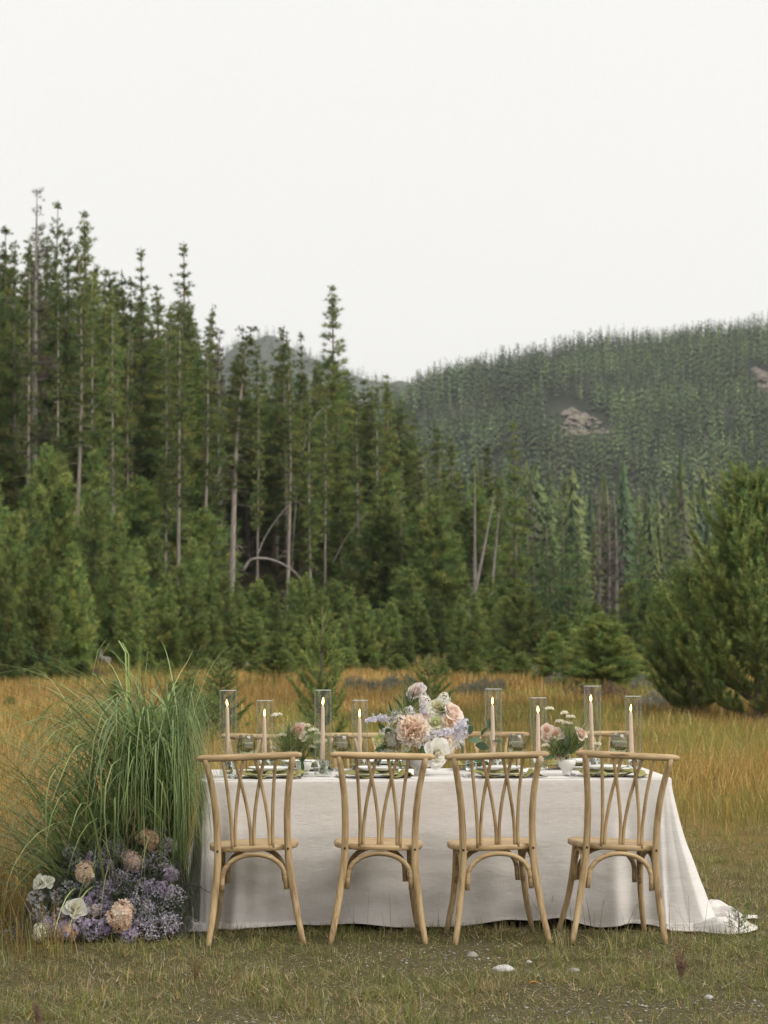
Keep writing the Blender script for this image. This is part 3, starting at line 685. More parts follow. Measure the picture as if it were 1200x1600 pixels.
# ---- logs and brush
def log(name, pts, r, m_, label):
    p = smooth_path(pts, 16); mb = MB(); mb.add(*tube(p, np.linspace(r, r * 0.55, 16), 8))
    base = p[0].copy(); o = thing(name, base, label, 'log'); V, F, _ = mb.arr()
    k = link('trunk', make_mesh('trunk', V - base, F, None, True), m_, o)
    for q_ in range(4):
        a_ = p[3 + q_ * 3] - base; MB().add(*tube(np.array([a_, a_ + rgt.normal(0, 0.18, 3) + [0, 0, 0.22]]), [r * .25, r * .08], 4)).build('branch_stub', m_, o)
log('fallen_log', [at(380, 892, 97), at(390, 876, 97), at(402, 872, 97), at(420, 873, 97.2), at(440, 880, 97.4), at(460, 893, 97.6), at(475, 912, 98)], 0.06, M['dead'], 'bleached log arching up out of the thicket')
log('leaning_trunk', [at(402, 868, 107), at(415, 838, 108), at(432, 812, 109), at(450, 790, 110)], 0.025, M['dead'], 'grey broken trunk leaning behind the arching log')
log('leaning_trunk', [at(455, 890, 110), at(466, 760, 112), at(480, 680, 113), at(498, 645, 114), at(520, 632, 115)], 0.022, M['dead'], 'thin dead stem bowing over between the tall pines')
log('leaning_trunk', [at(520, 880, 108), at(545, 835, 109), at(575, 800, 110)], 0.02, M['dead'], 'slanting dead pole among the tall trunks')
def flat_log(x0, x1, D0, D1, r, label, m_=None):
    a = np.array([x0, D0, gz(x0, D0) + r + .05]); b_ = np.array([x1, D1, gz(x1, D1) + r + .1]); log('fallen_log', [a, (a + b_) / 2 + [0, 0, .04], b_], r, m_ or M['dead'], label)
flat_log(wx(350, 82), wx(392, 86), 82, 86, 0.14, 'grey log lying by the young pines beyond the grass plume')
flat_log(wx(455, 88), wx(485, 88), 88, 88, 0.2, 'weathered log on the ground behind the small round-topped pine')
flat_log(wx(560, 92), wx(610, 93), 92, 93, 0.15, 'long grey log at the foot of the thicket')
flat_log(wx(100, 84), wx(170, 82), 84, 82, 0.25, 'thick weathered log below the tallest young pines')

def brush(name, px, D, wpx, hpx, pal, label, cat, group=None, nB=260):
    g = np.random.default_rng(int(px * 13 + D)); x0 = wx(px, D); z0 = gz(x0, D); W = wpx / FPX * D / 2; Hh = hpx / FPX * D
    o = thing(name, (x0, D, z0 - 0.02), label, cat, group)
    n_ = nB; th = g.uniform(0, 6.28, n_); rr_ = np.sqrt(g.uniform(0, 1, n_)) * (1 + .25 * np.sin(th * 3 + px)); top = np.sqrt(np.maximum(0.05, 1 - rr_ ** 2 * 0.8)) * Hh * (.8 + .3 * np.sin(th * 2 + D)) * g.uniform(.55, 1.05, n_)
    T = MB()
    for k in range(0, n_, 9): T.add(*tube(np.array([[0, 0, 0], [math.cos(th[k]) * rr_[k] * W * .6, math.sin(th[k]) * rr_[k] * W * .6, top[k] * .5], [math.cos(th[k]) * rr_[k] * W, math.sin(th[k]) * rr_[k] * W, top[k]]]), [0.02, 0.013, 0.004], 3, False))
    T.build('stem', M['dead'], o)
    P_ = np.c_[np.cos(th) * rr_ * W, np.sin(th) * rr_ * W, top]; P_ = np.vstack([P_, P_ * [1, 1, .6], P_ * [.9, .9, .3]])
    C_ = MB(); C_.add(*clumps(P_, P_ * 0 + [0, 0, 1.0], 12, Hh * 0.22, Hh * 0.012, 0.5, pick(len(P_), pal, .2, g), g)); C_.build('foliage', M['needles'], o, False)
SAGE = np.array([[0.20, 0.205, 0.165], [0.16, 0.17, 0.13], [0.23, 0.22, 0.18]]); RUST = np.array([[0.20, 0.13, 0.08], [0.15, 0.11, 0.07]])
for px, D, wp, hp, rust in [(590, 56, 60, 24, 0), (625, 58, 55, 22, 0), (555, 58, 40, 18, 0), (735, 54, 70, 26, 0), (765, 57, 60, 24, 0), (1030, 47, 70, 30, 0), (1075, 46, 60, 32, 0), (905, 52, 50, 28, 1), (955, 50, 60, 30, 1), (870, 60, 50, 22, 0), (1000, 56, 50, 30, 0), (70, 72, 40, 16, 1), (500, 70, 60, 16, 1), (690, 66, 50, 18, 1), (845, 72, 60, 24, 0), (150, 74, 50, 18, 1)]:
    brush('sagebrush', px, D, wp, hp, RUST if rust else SAGE, 'rust-brown low shrub in the golden meadow' if rust else 'grey-green sagebrush mound in the golden meadow', 'shrub', 'brown shrubs in the meadow' if rust else 'sagebrush mounds in the meadow')

# ================================================================== grasses
def depth_of(py): return FPX * EYE / (py - 991)
GREEN = np.array([[0.175, 0.205, 0.058], [0.225, 0.245, 0.072], [0.14, 0.18, 0.06], [0.29, 0.275, 0.09]])
STRAW = np.array([[0.40, 0.31, 0.145], [0.33, 0.23, 0.09], [0.50, 0.41, 0.23], [0.27, 0.18, 0.09], [0.38, 0.35, 0.26]])
GOLD = np.array([[0.46, 0.295, 0.085], [0.54, 0.365, 0.125], [0.36, 0.205, 0.058], [0.58, 0.45, 0.22], [0.40, 0.28, 0.085], [0.30, 0.175, 0.07]])
OLIVE = np.array([[0.24, 0.225, 0.065], [0.32, 0.28, 0.085], [0.19, 0.20, 0.06]])
gravel_spots = [(620, 1500, 95, 26), (735, 1492, 80, 22), (960, 1582, 200, 26), (1150, 1575, 90, 22), (380, 1592, 90, 16), (860, 1545, 90, 14), (450, 1500, 70, 12)]
def bare(x, y):
    v = np.zeros_like(x)
    for px, py, rx, ry in gravel_spots:
        D = depth_of(py); cx = wx(px, D); ax = rx / FPX * D; ay = abs(depth_of(py - ry) - D)
        v = np.maximum(v, np.exp(-(((x - cx) / ax) ** 2 + ((y - D) / ay) ** 2) * 1.1))
    return np.clip(v * (0.75 + 1.1 * vnoise(x * 9, y * 9, 31)), 0, 1)
def under_cloth(x, y): return (x > -0.9) & (x < 1.4) & (y > 12.0) & (y < 12.95)
def tallness(x, y):
    """0 short sward, 1 tall meadow grass"""
    edge = np.interp(x, [-3, -1.45, -1.15, 1.3, 1.9, 4], [10.9, 11.4, 14.0, 14.6, 17.0, 18.5]) + (vnoise(x * 1.3, y * 1.3, 41) - 0.5) * 2.2
    return sstep(-0.7, 1.6, y - edge)
rg = np.random.default_rng(77)
nB = 370000
y = 7.6 + (19.5 - 7.6) * rg.uniform(0, 1, nB) ** 1.5; x = rg.uniform(-1, 1, nB) * (0.165 * y + 0.9)
tl = tallness(x, y); keep = (rg.uniform(0, 1, nB) > bare(x, y) * 0.93) & ~under_cloth(x, y) & (rg.uniform(0, 1, nB) > tl * 0.8)
# tufty: fewer blades in the hollows between tufts
tuft = vnoise(x * 7, y * 7, 51) * 0.6 + vnoise(x * 2.2, y * 2.2, 52) * 0.4
keep &= rg.uniform(0, 1, nB) < 0.16 + 1.5 * tuft ** 2
x, y, tuft = x[keep], y[keep], tuft[keep]; n_ = len(x)
flat = rg.uniform(0, 1, n_) < 0.36
ln = rg.uniform(0.02, 0.075, n_) * (0.35 + 1.25 * tuft ** 1.5); ln[flat] *= 1.3
lean = np.where(flat, rg.uniform(1.1, 1.5, n_), np.abs(rg.normal(0.45, 0.3, n_)))
V, F, per = ribbons(np.c_[x, y, np.zeros(n_) + np.where(flat, rg.uniform(0.003, 0.02, n_), 0)], rg.uniform(0, 6.28, n_), lean, ln, rg.uniform(0.0022, 0.005, n_), 1, rg.uniform(0, 0.9, n_) * ~flat, rg=rg, tipw=.12)
gr = vnoise(x * 1.6 + 4, y * 1.6, 53) * 0.7 + vnoise(x * 6 + 4, y * 6, 54) * 0.3
isg = (rg.uniform(0, 1, n_) < np.clip(0.30 + 1.0 * gr, 0, 1)) & ~flat
C = np.where(isg[:, None], pick(n_, GREEN, 0.2, rg), pick(n_, STRAW, 0.25, rg))
tag(link('short_grass', make_mesh('short_grass', V, F, np.repeat(C, per, 0)), M['grass']), 'short trampled green and straw grass round the table', None, None, 'stuff')

def meadow_band(name, n_, y0, y1, pw, L0, L1, w0, w1, label, segs=3):
    y = y0 + (y1 - y0) * rg.uniform(0, 1, n_) ** pw; x = rg.uniform(-1, 1, n_) * (0.185 * y + 2.2)
    tl = tallness(x, y) if y0 < 20 else np.ones(n_)
    clump = vnoise(x * 2.2, y * 1.4, 61) * 0.65 + vnoise(x * 0.35, y * 0.2, 62) * 0.55
    keep = (rg.uniform(0, 1, n_) < tl) & (rg.uniform(0, 1, n_) < 0.06 + 1.35 * clump ** 1.5) & ~((x > -1.3) & (x < 1.75) & (y > 11) & (y < 13.9))
    x, y, clump, tl = x[keep], y[keep], clump[keep], tl[keep]; k_ = len(x)
    ln = rg.uniform(L0, L1, k_) * (0.3 + 0.95 * clump) * (0.45 + 0.55 * tl)
    V, F, per = ribbons(np.c_[x, y, ground_z(x, y) - 0.01], rg.uniform(0, 6.28, k_), np.abs(rg.normal(0.15, 0.14, k_)), ln, rg.uniform(w0, w1, k_) * np.maximum(1, y / y0) ** 0.8, segs, rg.uniform(0.1, 1.1, k_), rg=rg, twist=1.5)
    ol = vnoise(x * 0.28 + 7, y * 0.13, 63); side = sstep(1.0, 3.5, x) * (1 - sstep(22, 34, y))
    iso = rg.uniform(0, 1, k_) < np.clip((ol - 0.45) * 2.0 + 0.20 + 0.5 * side, 0.08, 0.9)
    C = np.where(iso[:, None], pick(k_, OLIVE, 0.18, rg), pick(k_, GOLD, 0.2, rg)) * (0.62 + 0.75 * vnoise(x * 0.5, y * 0.16 + 3, 64))[:, None]
    tag(link(name, make_mesh(name, V, F, np.repeat(C, per, 0)), M['grass']), label, None, None, 'stuff')
meadow_band('meadow_grass', 100000, 10.8, 26, 1.15, 0.14, 0.36, 0.0025, 0.005, 'golden knee-high grass around and behind the table', 2)
meadow_band('meadow_grass', 85000, 26, 52, 1.0, 0.16, 0.36, 0.006, 0.012, 'golden grass across the middle of the meadow', 2)
meadow_band('meadow_grass', 85000, 52, 104, 1.0, 0.2, 0.4, 0.014, 0.030, 'tawny grass reaching the edge of the young pines', 1)

# longer tufts breaking up the sward
tb = []; tl_ = []
for _ in range(300):
    cy = rg.uniform(8.2, 15.5); cx = rg.uniform(-1, 1) * (0.17 * cy + .6)
    if under_cloth(cx, cy) or (11.3 < cy < 13.3 and -1.8 < cx < 1.7 and rg.random() < .6) or bare(np.array([cx]), np.array([cy]))[0] > .4: continue
    k_ = rg.integers(14, 40); sg_ = rg.uniform(.012, .035); tb.append(np.c_[rg.normal(cx, sg_, k_), rg.normal(cy, sg_, k_), np.zeros(k_)]); tl_.append(np.full(k_, rg.uniform(.05, .12)) * rg.uniform(.5, 1.2, k_))
tb = np.vstack(tb); tl_ = np.concatenate(tl_); k_ = len(tb)
V, F, per = ribbons(tb, rg.uniform(0, 6.28, k_), np.abs(rg.normal(.3, .25, k_)), tl_, rg.uniform(.002, .0042, k_), 3, rg.uniform(0, 1.3, k_), rg=rg)
C = np.where((rg.uniform(0, 1, k_) < .6)[:, None], pick(k_, GREEN, .22, rg), pick(k_, STRAW, .22, rg))
tag(link('grass_tufts', make_mesh('grass_tufts', V, F, np.repeat(C, per, 0)), M['grass']), 'longer loose grass tufts scattered through the short sward', None, None, 'stuff')
# thin flowering stems standing over the short sward
sp = [(578, 1448), (570, 1452), (690, 1455), (838, 1448), (850, 1452), (870, 1456), (882, 1452), (905, 1450), (925, 1452), (955, 1445), (963, 1450), (975, 1452), (985, 1448), (1140, 1470), (1150, 1478), (1100, 1460), (545, 1455), (612, 1456), (700, 1450), (40, 1470), (80, 1480), (960, 1480), (985, 1500), (870, 1480), (560, 1560), (300, 1500), (1080, 1480), (1040, 1470)]
bs = []; hs_ = []
for px, py in sp:
    D = depth_of(py)
    for _ in range(3): bs.append([wx(px + rg.normal(0, 6), D), D + rg.normal(0, 0.05), 0]); hs_.append(rg.uniform(0.08, 0.27))
bs = np.array(bs); hs_ = np.array(hs_); k_ = len(bs)
V, F, per = ribbons(bs, rg.uniform(0, 6.28, k_), np.abs(rg.normal(0.25, 0.2, k_)), hs_, np.full(k_, 0.0032), 5, rg.uniform(-0.1, 0.5, k_), tipw=0.5, rg=rg)
C = np.repeat(pick(k_, STRAW * 0.8, 0.2, rg), per, 0)
tag(link('dry_stalks', make_mesh('dry_stalks', V, F, C), M['grass']), 'thin dry grass stalks standing up around the chair legs', None, None, 'stuff')

# gravel in the bare spots
mb = MB(); ico = np.array([[0, 0, 1], [.9, 0, .4], [.28, .85, .4], [-.72, .53, .4], [-.72, -.53, .4], [.28, -.85, .4], [0.2, 0.1, -.5]]); icf = np.array([[0, 1, 2], [0, 2, 3], [0, 3, 4], [0, 4, 5], [0, 5, 1], [6, 2, 1], [6, 3, 2], [6, 4, 3], [6, 5, 4], [6, 1, 5]])
nS = 26000; y = rg.uniform(7.8, 11.9, nS); x = rg.uniform(-1, 1, nS) * (0.165 * y + 0.4)
k_ = rg.uniform(0, 1, nS) < bare(x, y) * 0.75 + 0.02; x, y = x[k_], y[k_]; nS = len(x)
sz = rg.gamma(1.6, 0.0013, nS) + 0.0015
V = ico[None] * rg.uniform(0.6, 1.3, (nS, 7, 3)) * sz[:, None, None] * [1.2, 1.2, 0.7]; V[..., 0] += x[:, None]; V[..., 1] += y[:, None]; V[..., 2] += sz[:, None] * 0.2
F = (icf[None] + (np.arange(nS) * 7)[:, None, None]).reshape(-1, 3)
C = np.repeat(np.array([0.29, 0.275, 0.25]) * rg.uniform(0.4, 1.7, (nS, 1)), 7, 0)
tag(link('gravel', make_mesh('gravel', V.reshape(-1, 3), F, C), leafy('gravel_stone', rough=0.95, trans=0.0, objvar=0.0)), 'small grey gravel and grit in the bare ground patches', None, None, 'stuff')
# straw litter lying in the bare spots
nS = 9000; y = rg.uniform(7.8, 12, nS); x = rg.uniform(-1, 1, nS) * (0.165 * y + 0.4); k_ = rg.uniform(0, 1, nS) < bare(x, y) * 0.8; x, y = x[k_], y[k_]; nS = len(x)
V, F, per = ribbons(np.c_[x, y, rg.uniform(0.004, 0.012, nS)], rg.uniform(0, 6.28, nS), rg.uniform(1.35, 1.6, nS), rg.uniform(0.02, 0.06, nS), rg.uniform(0.0015, 0.003, nS), 1, np.zeros(nS), tipw=0.5, rg=rg)
tag(link('straw_litter', make_mesh('straw_litter', V, F, np.repeat(pick(nS, STRAW, 0.3, rg), per, 0)), M['grass']), 'dry straw scraps lying on the gritty patches', None, None, 'stuff')

def stone(px, py, w_, h_, label, seed, m_=None):
    g = np.random.default_rng(seed); D = depth_of(py); W = w_ / FPX * D / 2; Hh = h_ / FPX * D
    bm_a = np.linspace(0, 6.28, 12)[:-1]; V = []; prof = [(1.0, -0.15), (1.05, 0.25), (0.85, 0.62), (0.5, 0.9), (0.0, 1.0)]
    for r_, z_ in prof: V += [[math.cos(a) * W * r_ * g.uniform(.82, 1.15), math.sin(a) * W * r_ * 0.8 * g.uniform(.82, 1.15), Hh * z_ * g.uniform(.85, 1.1)] for a in bm_a]
    F = [[r_ * 11 + j_, r_ * 11 + (j_ + 1) % 11, (r_ + 1) * 11 + (j_ + 1) % 11, (r_ + 1) * 11 + j_] for r_ in range(4) for j_ in range(11)]
    o = link('stone', make_mesh('stone', V, F, None, False), m_ or M['rock']); o.location = (wx(px, D), D, 0.0); tag(o, label, 'stone')
m_white = plain('quartz', (0.46, 0.45, 0.43), 0.85, 0.15, 60, 0.2)
stone(783, 1512, 33, 9, 'white flat stone on the bare ground before the chairs', 1, m_white)
stone(735, 1490, 18, 7, 'grey-white stone beside the white flat stone', 2)
stone(1101, 1556, 13, 6, 'small pale stone near the dried brown weed', 3, m_white)
stone(823, 1500, 9, 4, 'white pebble in the grass near the dark flat stone', 4, m_white)
stone(893, 1513, 18, 5, 'dark grey flat stone sunk in the grass', 5)

def weed(px, py, h_px, w_px, c, label, seed, nS=14):
    g = np.random.default_rng(seed); D = depth_of(py); Hh = h_px / FPX * D; W = w_px / FPX * D
    o = thing('dried_weed', (wx(px, D), D, 0), label, 'weed'); mb = MB(); tw = MB()
    for k in range(nS):
        a = g.uniform(0, 6.28); l = Hh * g.uniform(.5, 1.0); e = W * 0.5 * g.uniform(.2, 1)
        p = smooth_path([[0, 0, 0], [math.cos(a) * e * .3, math.sin(a) * e * .3, l * .45], [math.cos(a) * e, math.sin(a) * e, l]], 6)
        mb.add(*tube(p, np.linspace(0.003, 0.001, 6), 4, False))
        for q_ in range(9):
            s_ = p[2 + q_ % 4] + g.normal(0, .004, 3); tw.add(ico * 0.0035 * g.uniform(.7, 1.5) + s_ + [0, 0, g.uniform(0, .012)], icf)
    mb.build('stem', plain('weed_stem', c, 0.9, .2), o); tw.build('seed_head', plain('weed_seed', np.array(c) * 1.15, 0.9, .3), o, False)
weed(1058, 1532, 72, 52, (0.20, 0.125, 0.085), 'reddish brown dried weed in the grass before the tablecloth train', 5, 16)
weed(306, 1530, 44, 34, (0.20, 0.145, 0.07), 'brown dried tuft in the grass before the first chair', 6, 12)
weed(62, 1598, 40, 26, (0.18, 0.11, 0.08), 'short reddish weed before the heaped lavender flowers', 7, 9)
# pine seedling against the cloth train
g = np.random.default_rng(3); D = depth_of(1462); o = thing('pine_seedling', (wx(1148, D), D, 0), 'tiny dark pine seedling beside the tablecloth train', 'pine seedling')
mb = MB(); p = smooth_path([[0, 0, 0], [0.005, 0, .07], [0.0, 0, .13]], 6); mb.add(*tube(p, 0.004, 5)); P_ = []
for k in range(9):
    a = k * 2.4; b_ = np.array([math.cos(a) * .045, math.sin(a) * .045, .05 + .012 * k]); mb.add(*tube(np.array([[0, 0, .03 + .011 * k], b_]), [.002, .0012], 4)); P_ += [b_, b_ * .7]
mb.build('stem', M['dead'], o); cb = MB(); P_ = np.array(P_); cb.add(*clumps(P_, P_ * [1, 1, .2] * 8 + [0, 0, .4], 22, .035, .0011, .5, pick(len(P_), YOUNG_PAL * .8, .2, g), g)); cb.build('needles', M['needles_near'], o, False)
o = link('fallen_leaf', make_mesh('fallen_leaf', [[0, 0, 0], [.02, .01, .012], [.04, 0, .004], [.02, -.012, .01]], [[0, 1, 2, 3]]), plain('orange_leaf', (0.5, 0.22, 0.03), 0.7, .2)); D = depth_of(1537); o.location = (wx(822, D), D, .012); tag(o, 'orange dead leaf lying in the grass', 'leaf')

# ================================================================== table and cloth
TC = np.array([0.24, 12.47]); TA, TB_, TROT, TH = 1.17, 0.49, R(2.5), 0.74
cT, sT = math.cos(TROT), math.sin(TROT)
def tab(lx, ly, z=0.0): return np.array([TC[0] + lx * cT - ly * sT, TC[1] + lx * sT + ly * cT, z])
o = thing('dining_table', (TC[0], TC[1], 0), 'long rectangular table hidden beneath the pale linen cloth', 'table', rz=TROT)
MB().add(*box((0, 0, TH - 0.024), (2 * TA - .03, 2 * TB_ - .03, 0.03))).build('tabletop', M['wood_x'], o, False)
for sx_ in (-1, 1):
    for sy_ in (-1, 1): MB().add(*tube(np.array([[sx_ * (TA - .2), sy_ * (TB_ - .12), 0], [sx_ * (TA - .2), sy_ * (TB_ - .12), TH - .04]]), .018, 8)).build('leg', M['bolt'], o)

def cloth():
    # perimeter of the table, dense
    rc = 0.05; nU = 520
    seg = []
    def arc(cx, cy, a0, n_): return [(cx + rc * math.cos(a), cy + rc * math.sin(a), math.cos(a), math.sin(a)) for a in np.linspace(a0, a0 + math.pi / 2, n_)]
    A_, B_ = TA, TB_; pts = []
    def line(x0, y0, x1, y1, nx, ny, n_): return [(x0 + (x1 - x0) * t, y0 + (y1 - y0) * t, nx, ny) for t in np.linspace(0, 1, n_, endpoint=False)][1:]
    pts += arc(A_ - rc, -(B_ - rc), -math.pi / 2, 22)                       # front right corner
    pts += line(A_, -(B_ - rc), A_, B_ - rc, 1, 0, 70)
    pts += arc(A_ - rc, B_ - rc, 0, 22)
    pts += line(A_ - rc, B_, -(A_ - rc), B_, 0, 1, 150)
    pts += arc(-(A_ - rc), B_ - rc, math.pi / 2, 22)
    pts += line(-A_, B_ - rc, -A_, -(B_ - rc), -1, 0, 70)
    pts += arc(-(A_ - rc), -(B_ - rc), math.pi, 22)
    pts += line(-(A_ - rc), -B_, A_ - rc, -B_, 0, -1, 190)
    E = np.array(pts); nU = len(E)
    ex, ey, nx, ny = E.T
    S = np.r_[0, np.cumsum(np.hypot(np.diff(ex), np.diff(ey)))]
    corner = lambda x0, y0, w_: np.exp(-((ex - x0) ** 2 + (ey - y0) ** 2) / w_ ** 2)
    cfr, cbr, cfl, cbl = corner(A_, -B_, .24), corner(A_, B_, .3), corner(-A_, -B_, .2), corner(-A_, B_, .3)
    right = sstep(A_ - .5, A_, ex) ; left = sstep(A_ - .25, A_, -ex)
    flare = 0.015 + 0.10 * cfr + 0.12 * cbr + 0.02 * cfl + 0.10 * cbl + 0.055 * (nx > .5) + 0.03 * (nx < -.5)
    train = 0.25 * np.exp(-((ex - A_) ** 2 * 4 + (ey + .20) ** 2) / .24 ** 2) + 0.09 * corner(-A_, -.42, .22) + .1 * (nx > .5) + .02 * right * (ny > -.5) + 0.0005
    hem = 0.024 + 0.022 * (vnoise(S * 5, S * 0 + 2, 3) - .3) + .012 * np.sin(S * 9)
    hem = np.maximum(hem, 0.012) * (1 - .7 * np.clip(train * 6, 0, 1)) + 0.006
    hem += 0.035 * np.exp(-((ex - .62) ** 2) / .012) * (ny < -.5) + .02 * np.exp(-((ex + .7) ** 2) / .02) * (ny < -.5)
    drop = TH - hem
    rows = []
    top_s = [0.0, .25, .5, .7, .85, .94, .985]
    for s_ in top_s[1:]:
        rows.append(np.c_[ex * s_, ey * s_, np.full(nU, TH) + .0015 * (vnoise(ex * s_ * 7, ey * s_ * 7, 9) - .5)])
    re = 0.012
    for a in np.linspace(0.2, math.pi / 2, 4):
        rows.append(np.c_[ex - nx * re * (1 - math.sin(a)), ey - ny * re * (1 - math.sin(a)), np.full(nU, TH - re * (1 - math.cos(a)))])
    folds = 0.012 * np.sin(S * 17 + 3 * np.sin(S * 2.1)) + 0.010 * np.sin(S * 31 + 1.3) * vnoise(S * 1.3, S * 0, 5)
    amp = .55 + 3.0 * (cfr + cbr + cfl + cbl) + 1.8 * (nx > .5) + 1.2 * (nx < -.5)
    cf = 0.035 * cfr * np.sin(S * 55) + .035 * cfl * np.sin(S * 50)
    for v in np.r_[np.linspace(.03, 1, 44), 1.0 + np.linspace(0.08, 1, 22)]:
        vd = min(v, 1.0)
        off = flare * vd ** 1.5 + (folds * amp + cf) * vd ** 1.1 + .004 * (vnoise(S * 6, S * 0 + vd * 4, 21) - .5)
        # gentle belly pushed by knees/wind low on the front
        off = off + (.020 * (vnoise(S * 2.3, S * 0 + vd * 3.2, 81) - .5) + .010 * (vnoise(S * 5 + vd * 3, S * 0 + vd * 9, 82) - .5)) * sstep(.05, .5, np.array(vd))
        off = off + 0.016 * (ny < -.5) * sstep(.5, 1, np.array(vd)) * np.sin(S * 5.2)
        z = TH - re - (drop - re) * vd
        if v > 1:
            w_ = v - 1; off = off + train * w_
            rip = (vnoise(S * 9 + 3, np.full(nU, w_ * 4.0), 33) * .6 + vnoise(S * 26, np.full(nU, w_ * 7.0), 34) * .4)
            z = z - (z * .8 * np.clip(train * 8, 0, 1) + .003) * w_ + np.clip(train * 5, 0, 1) * ((0.10 * rip + .035 * np.abs(np.sin(S * 34 + w_ * 9 + 2 * np.sin(S * 11)))) * math.sin(min(w_ * 1.1 + .06, 1) * math.pi) + .03 * rip * w_ + .004)
            off = off + (.07 * (vnoise(S * 7, np.full(nU, w_ * 2.5), 37) - .5) + .012 * (vnoise(S * 17, np.full(nU, w_ * 3.5), 38) - .5)) * w_ * np.clip(train * 6, 0, 1)
        rows.append(np.c_[ex + nx * off, ey + ny * off, z])
    # hem roll
    last = rows[-1].copy(); last[:, 2] -= .006; rows.append(last)
    V = np.vstack([[0, 0, TH]] + rows); n_r = len(rows)
    i_, j_ = np.meshgrid(np.arange(n_r - 1), np.arange(nU), indexing='ij')
    a = 1 + i_ * nU + j_; b_ = 1 + i_ * nU + (j_ + 1) % nU
    F = np.stack([a, a + nU, b_ + nU, b_], -1).reshape(-1, 4); F = np.r_[F[:, [0, 1, 2]], F[:, [0, 2, 3]]]
    q_ = np.arange(nU); F = np.r_[F, np.c_[np.zeros(nU, int), 1 + q_, 1 + (q_ + 1) % nU]]
    return V, F
m, n, b = mat('linen')
tcx = N(n, 'ShaderNodeTexCoord')
def sn(scale, s3, det=4.0, rough=.6):
    mp = N(n, 'ShaderNodeMapping'); mp.inputs['Scale'].default_value = s3; n.links.new(tcx.outputs['Object'], mp.inputs['Vector'])
    z_ = N(n, 'ShaderNodeTexNoise', Scale=scale, Detail=det, Roughness=rough); n.links.new(mp.outputs[0], z_.inputs['Vector']); return z_.outputs['Fac']
weft = sn(1.0, (14, 14, 320)); warp = sn(1.0, (240, 240, 16)); crumple = sn(1.0, (4, 4, 9), 5.0)
a1 = N(n, 'ShaderNodeMath', operation='ADD'); wm = N(n, 'ShaderNodeMath', operation='MULTIPLY_ADD'); wm.inputs[1].default_value = .45; wm.inputs[2].default_value = .275; n.links.new(warp, wm.inputs[0]); n.links.new(weft, a1.inputs[0]); n.links.new(wm.outputs[0], a1.inputs[1])
r = ramp(n, [(0.7, (0.56, 0.53, 0.51)), (1.0, (0.655, 0.625, 0.60)), (1.3, (0.715, 0.685, 0.66))])
d2 = N(n, 'ShaderNodeMath', operation='MULTIPLY'); d2.inputs[1].default_value = 0.5; n.links.new(a1.outputs[0], d2.inputs[0])
for e, p_ in zip(r.color_ramp.elements, (0.34, 0.5, 0.66)): e.position = p_
n.links.new(d2.outputs[0], r.inputs['Fac']); n.links.new(r.outputs['Color'], b.inputs['Base Color'])
b.inputs['Roughness'].default_value = 0.9; b.inputs['Specular IOR Level'].default_value = 0.1; b.inputs['Sheen Weight'].default_value = 0.15
h1 = N(n, 'ShaderNodeMath', operation='MULTIPLY_ADD'); h1.inputs[1].default_value = 6.0; n.links.new(crumple, h1.inputs[0]); n.links.new(a1.outputs[0], h1.inputs[2])
bp = N(n, 'ShaderNodeBump', Strength=0.3, Distance=0.005); n.links.new(h1.outputs[0], bp.inputs['Height']); n.links.new(bp.outputs[0], b.inputs['Normal'])
M['linen'] = m
CV, CF = cloth()
o = link('tablecloth', make_mesh('tablecloth', CV, CF, None, True), M['linen']); o.location = (TC[0], TC[1], 0); o.rotation_euler = (0, 0, TROT)
tag(o, 'pale greige linen tablecloth falling to the ground with a trailing hem', 'tablecloth')

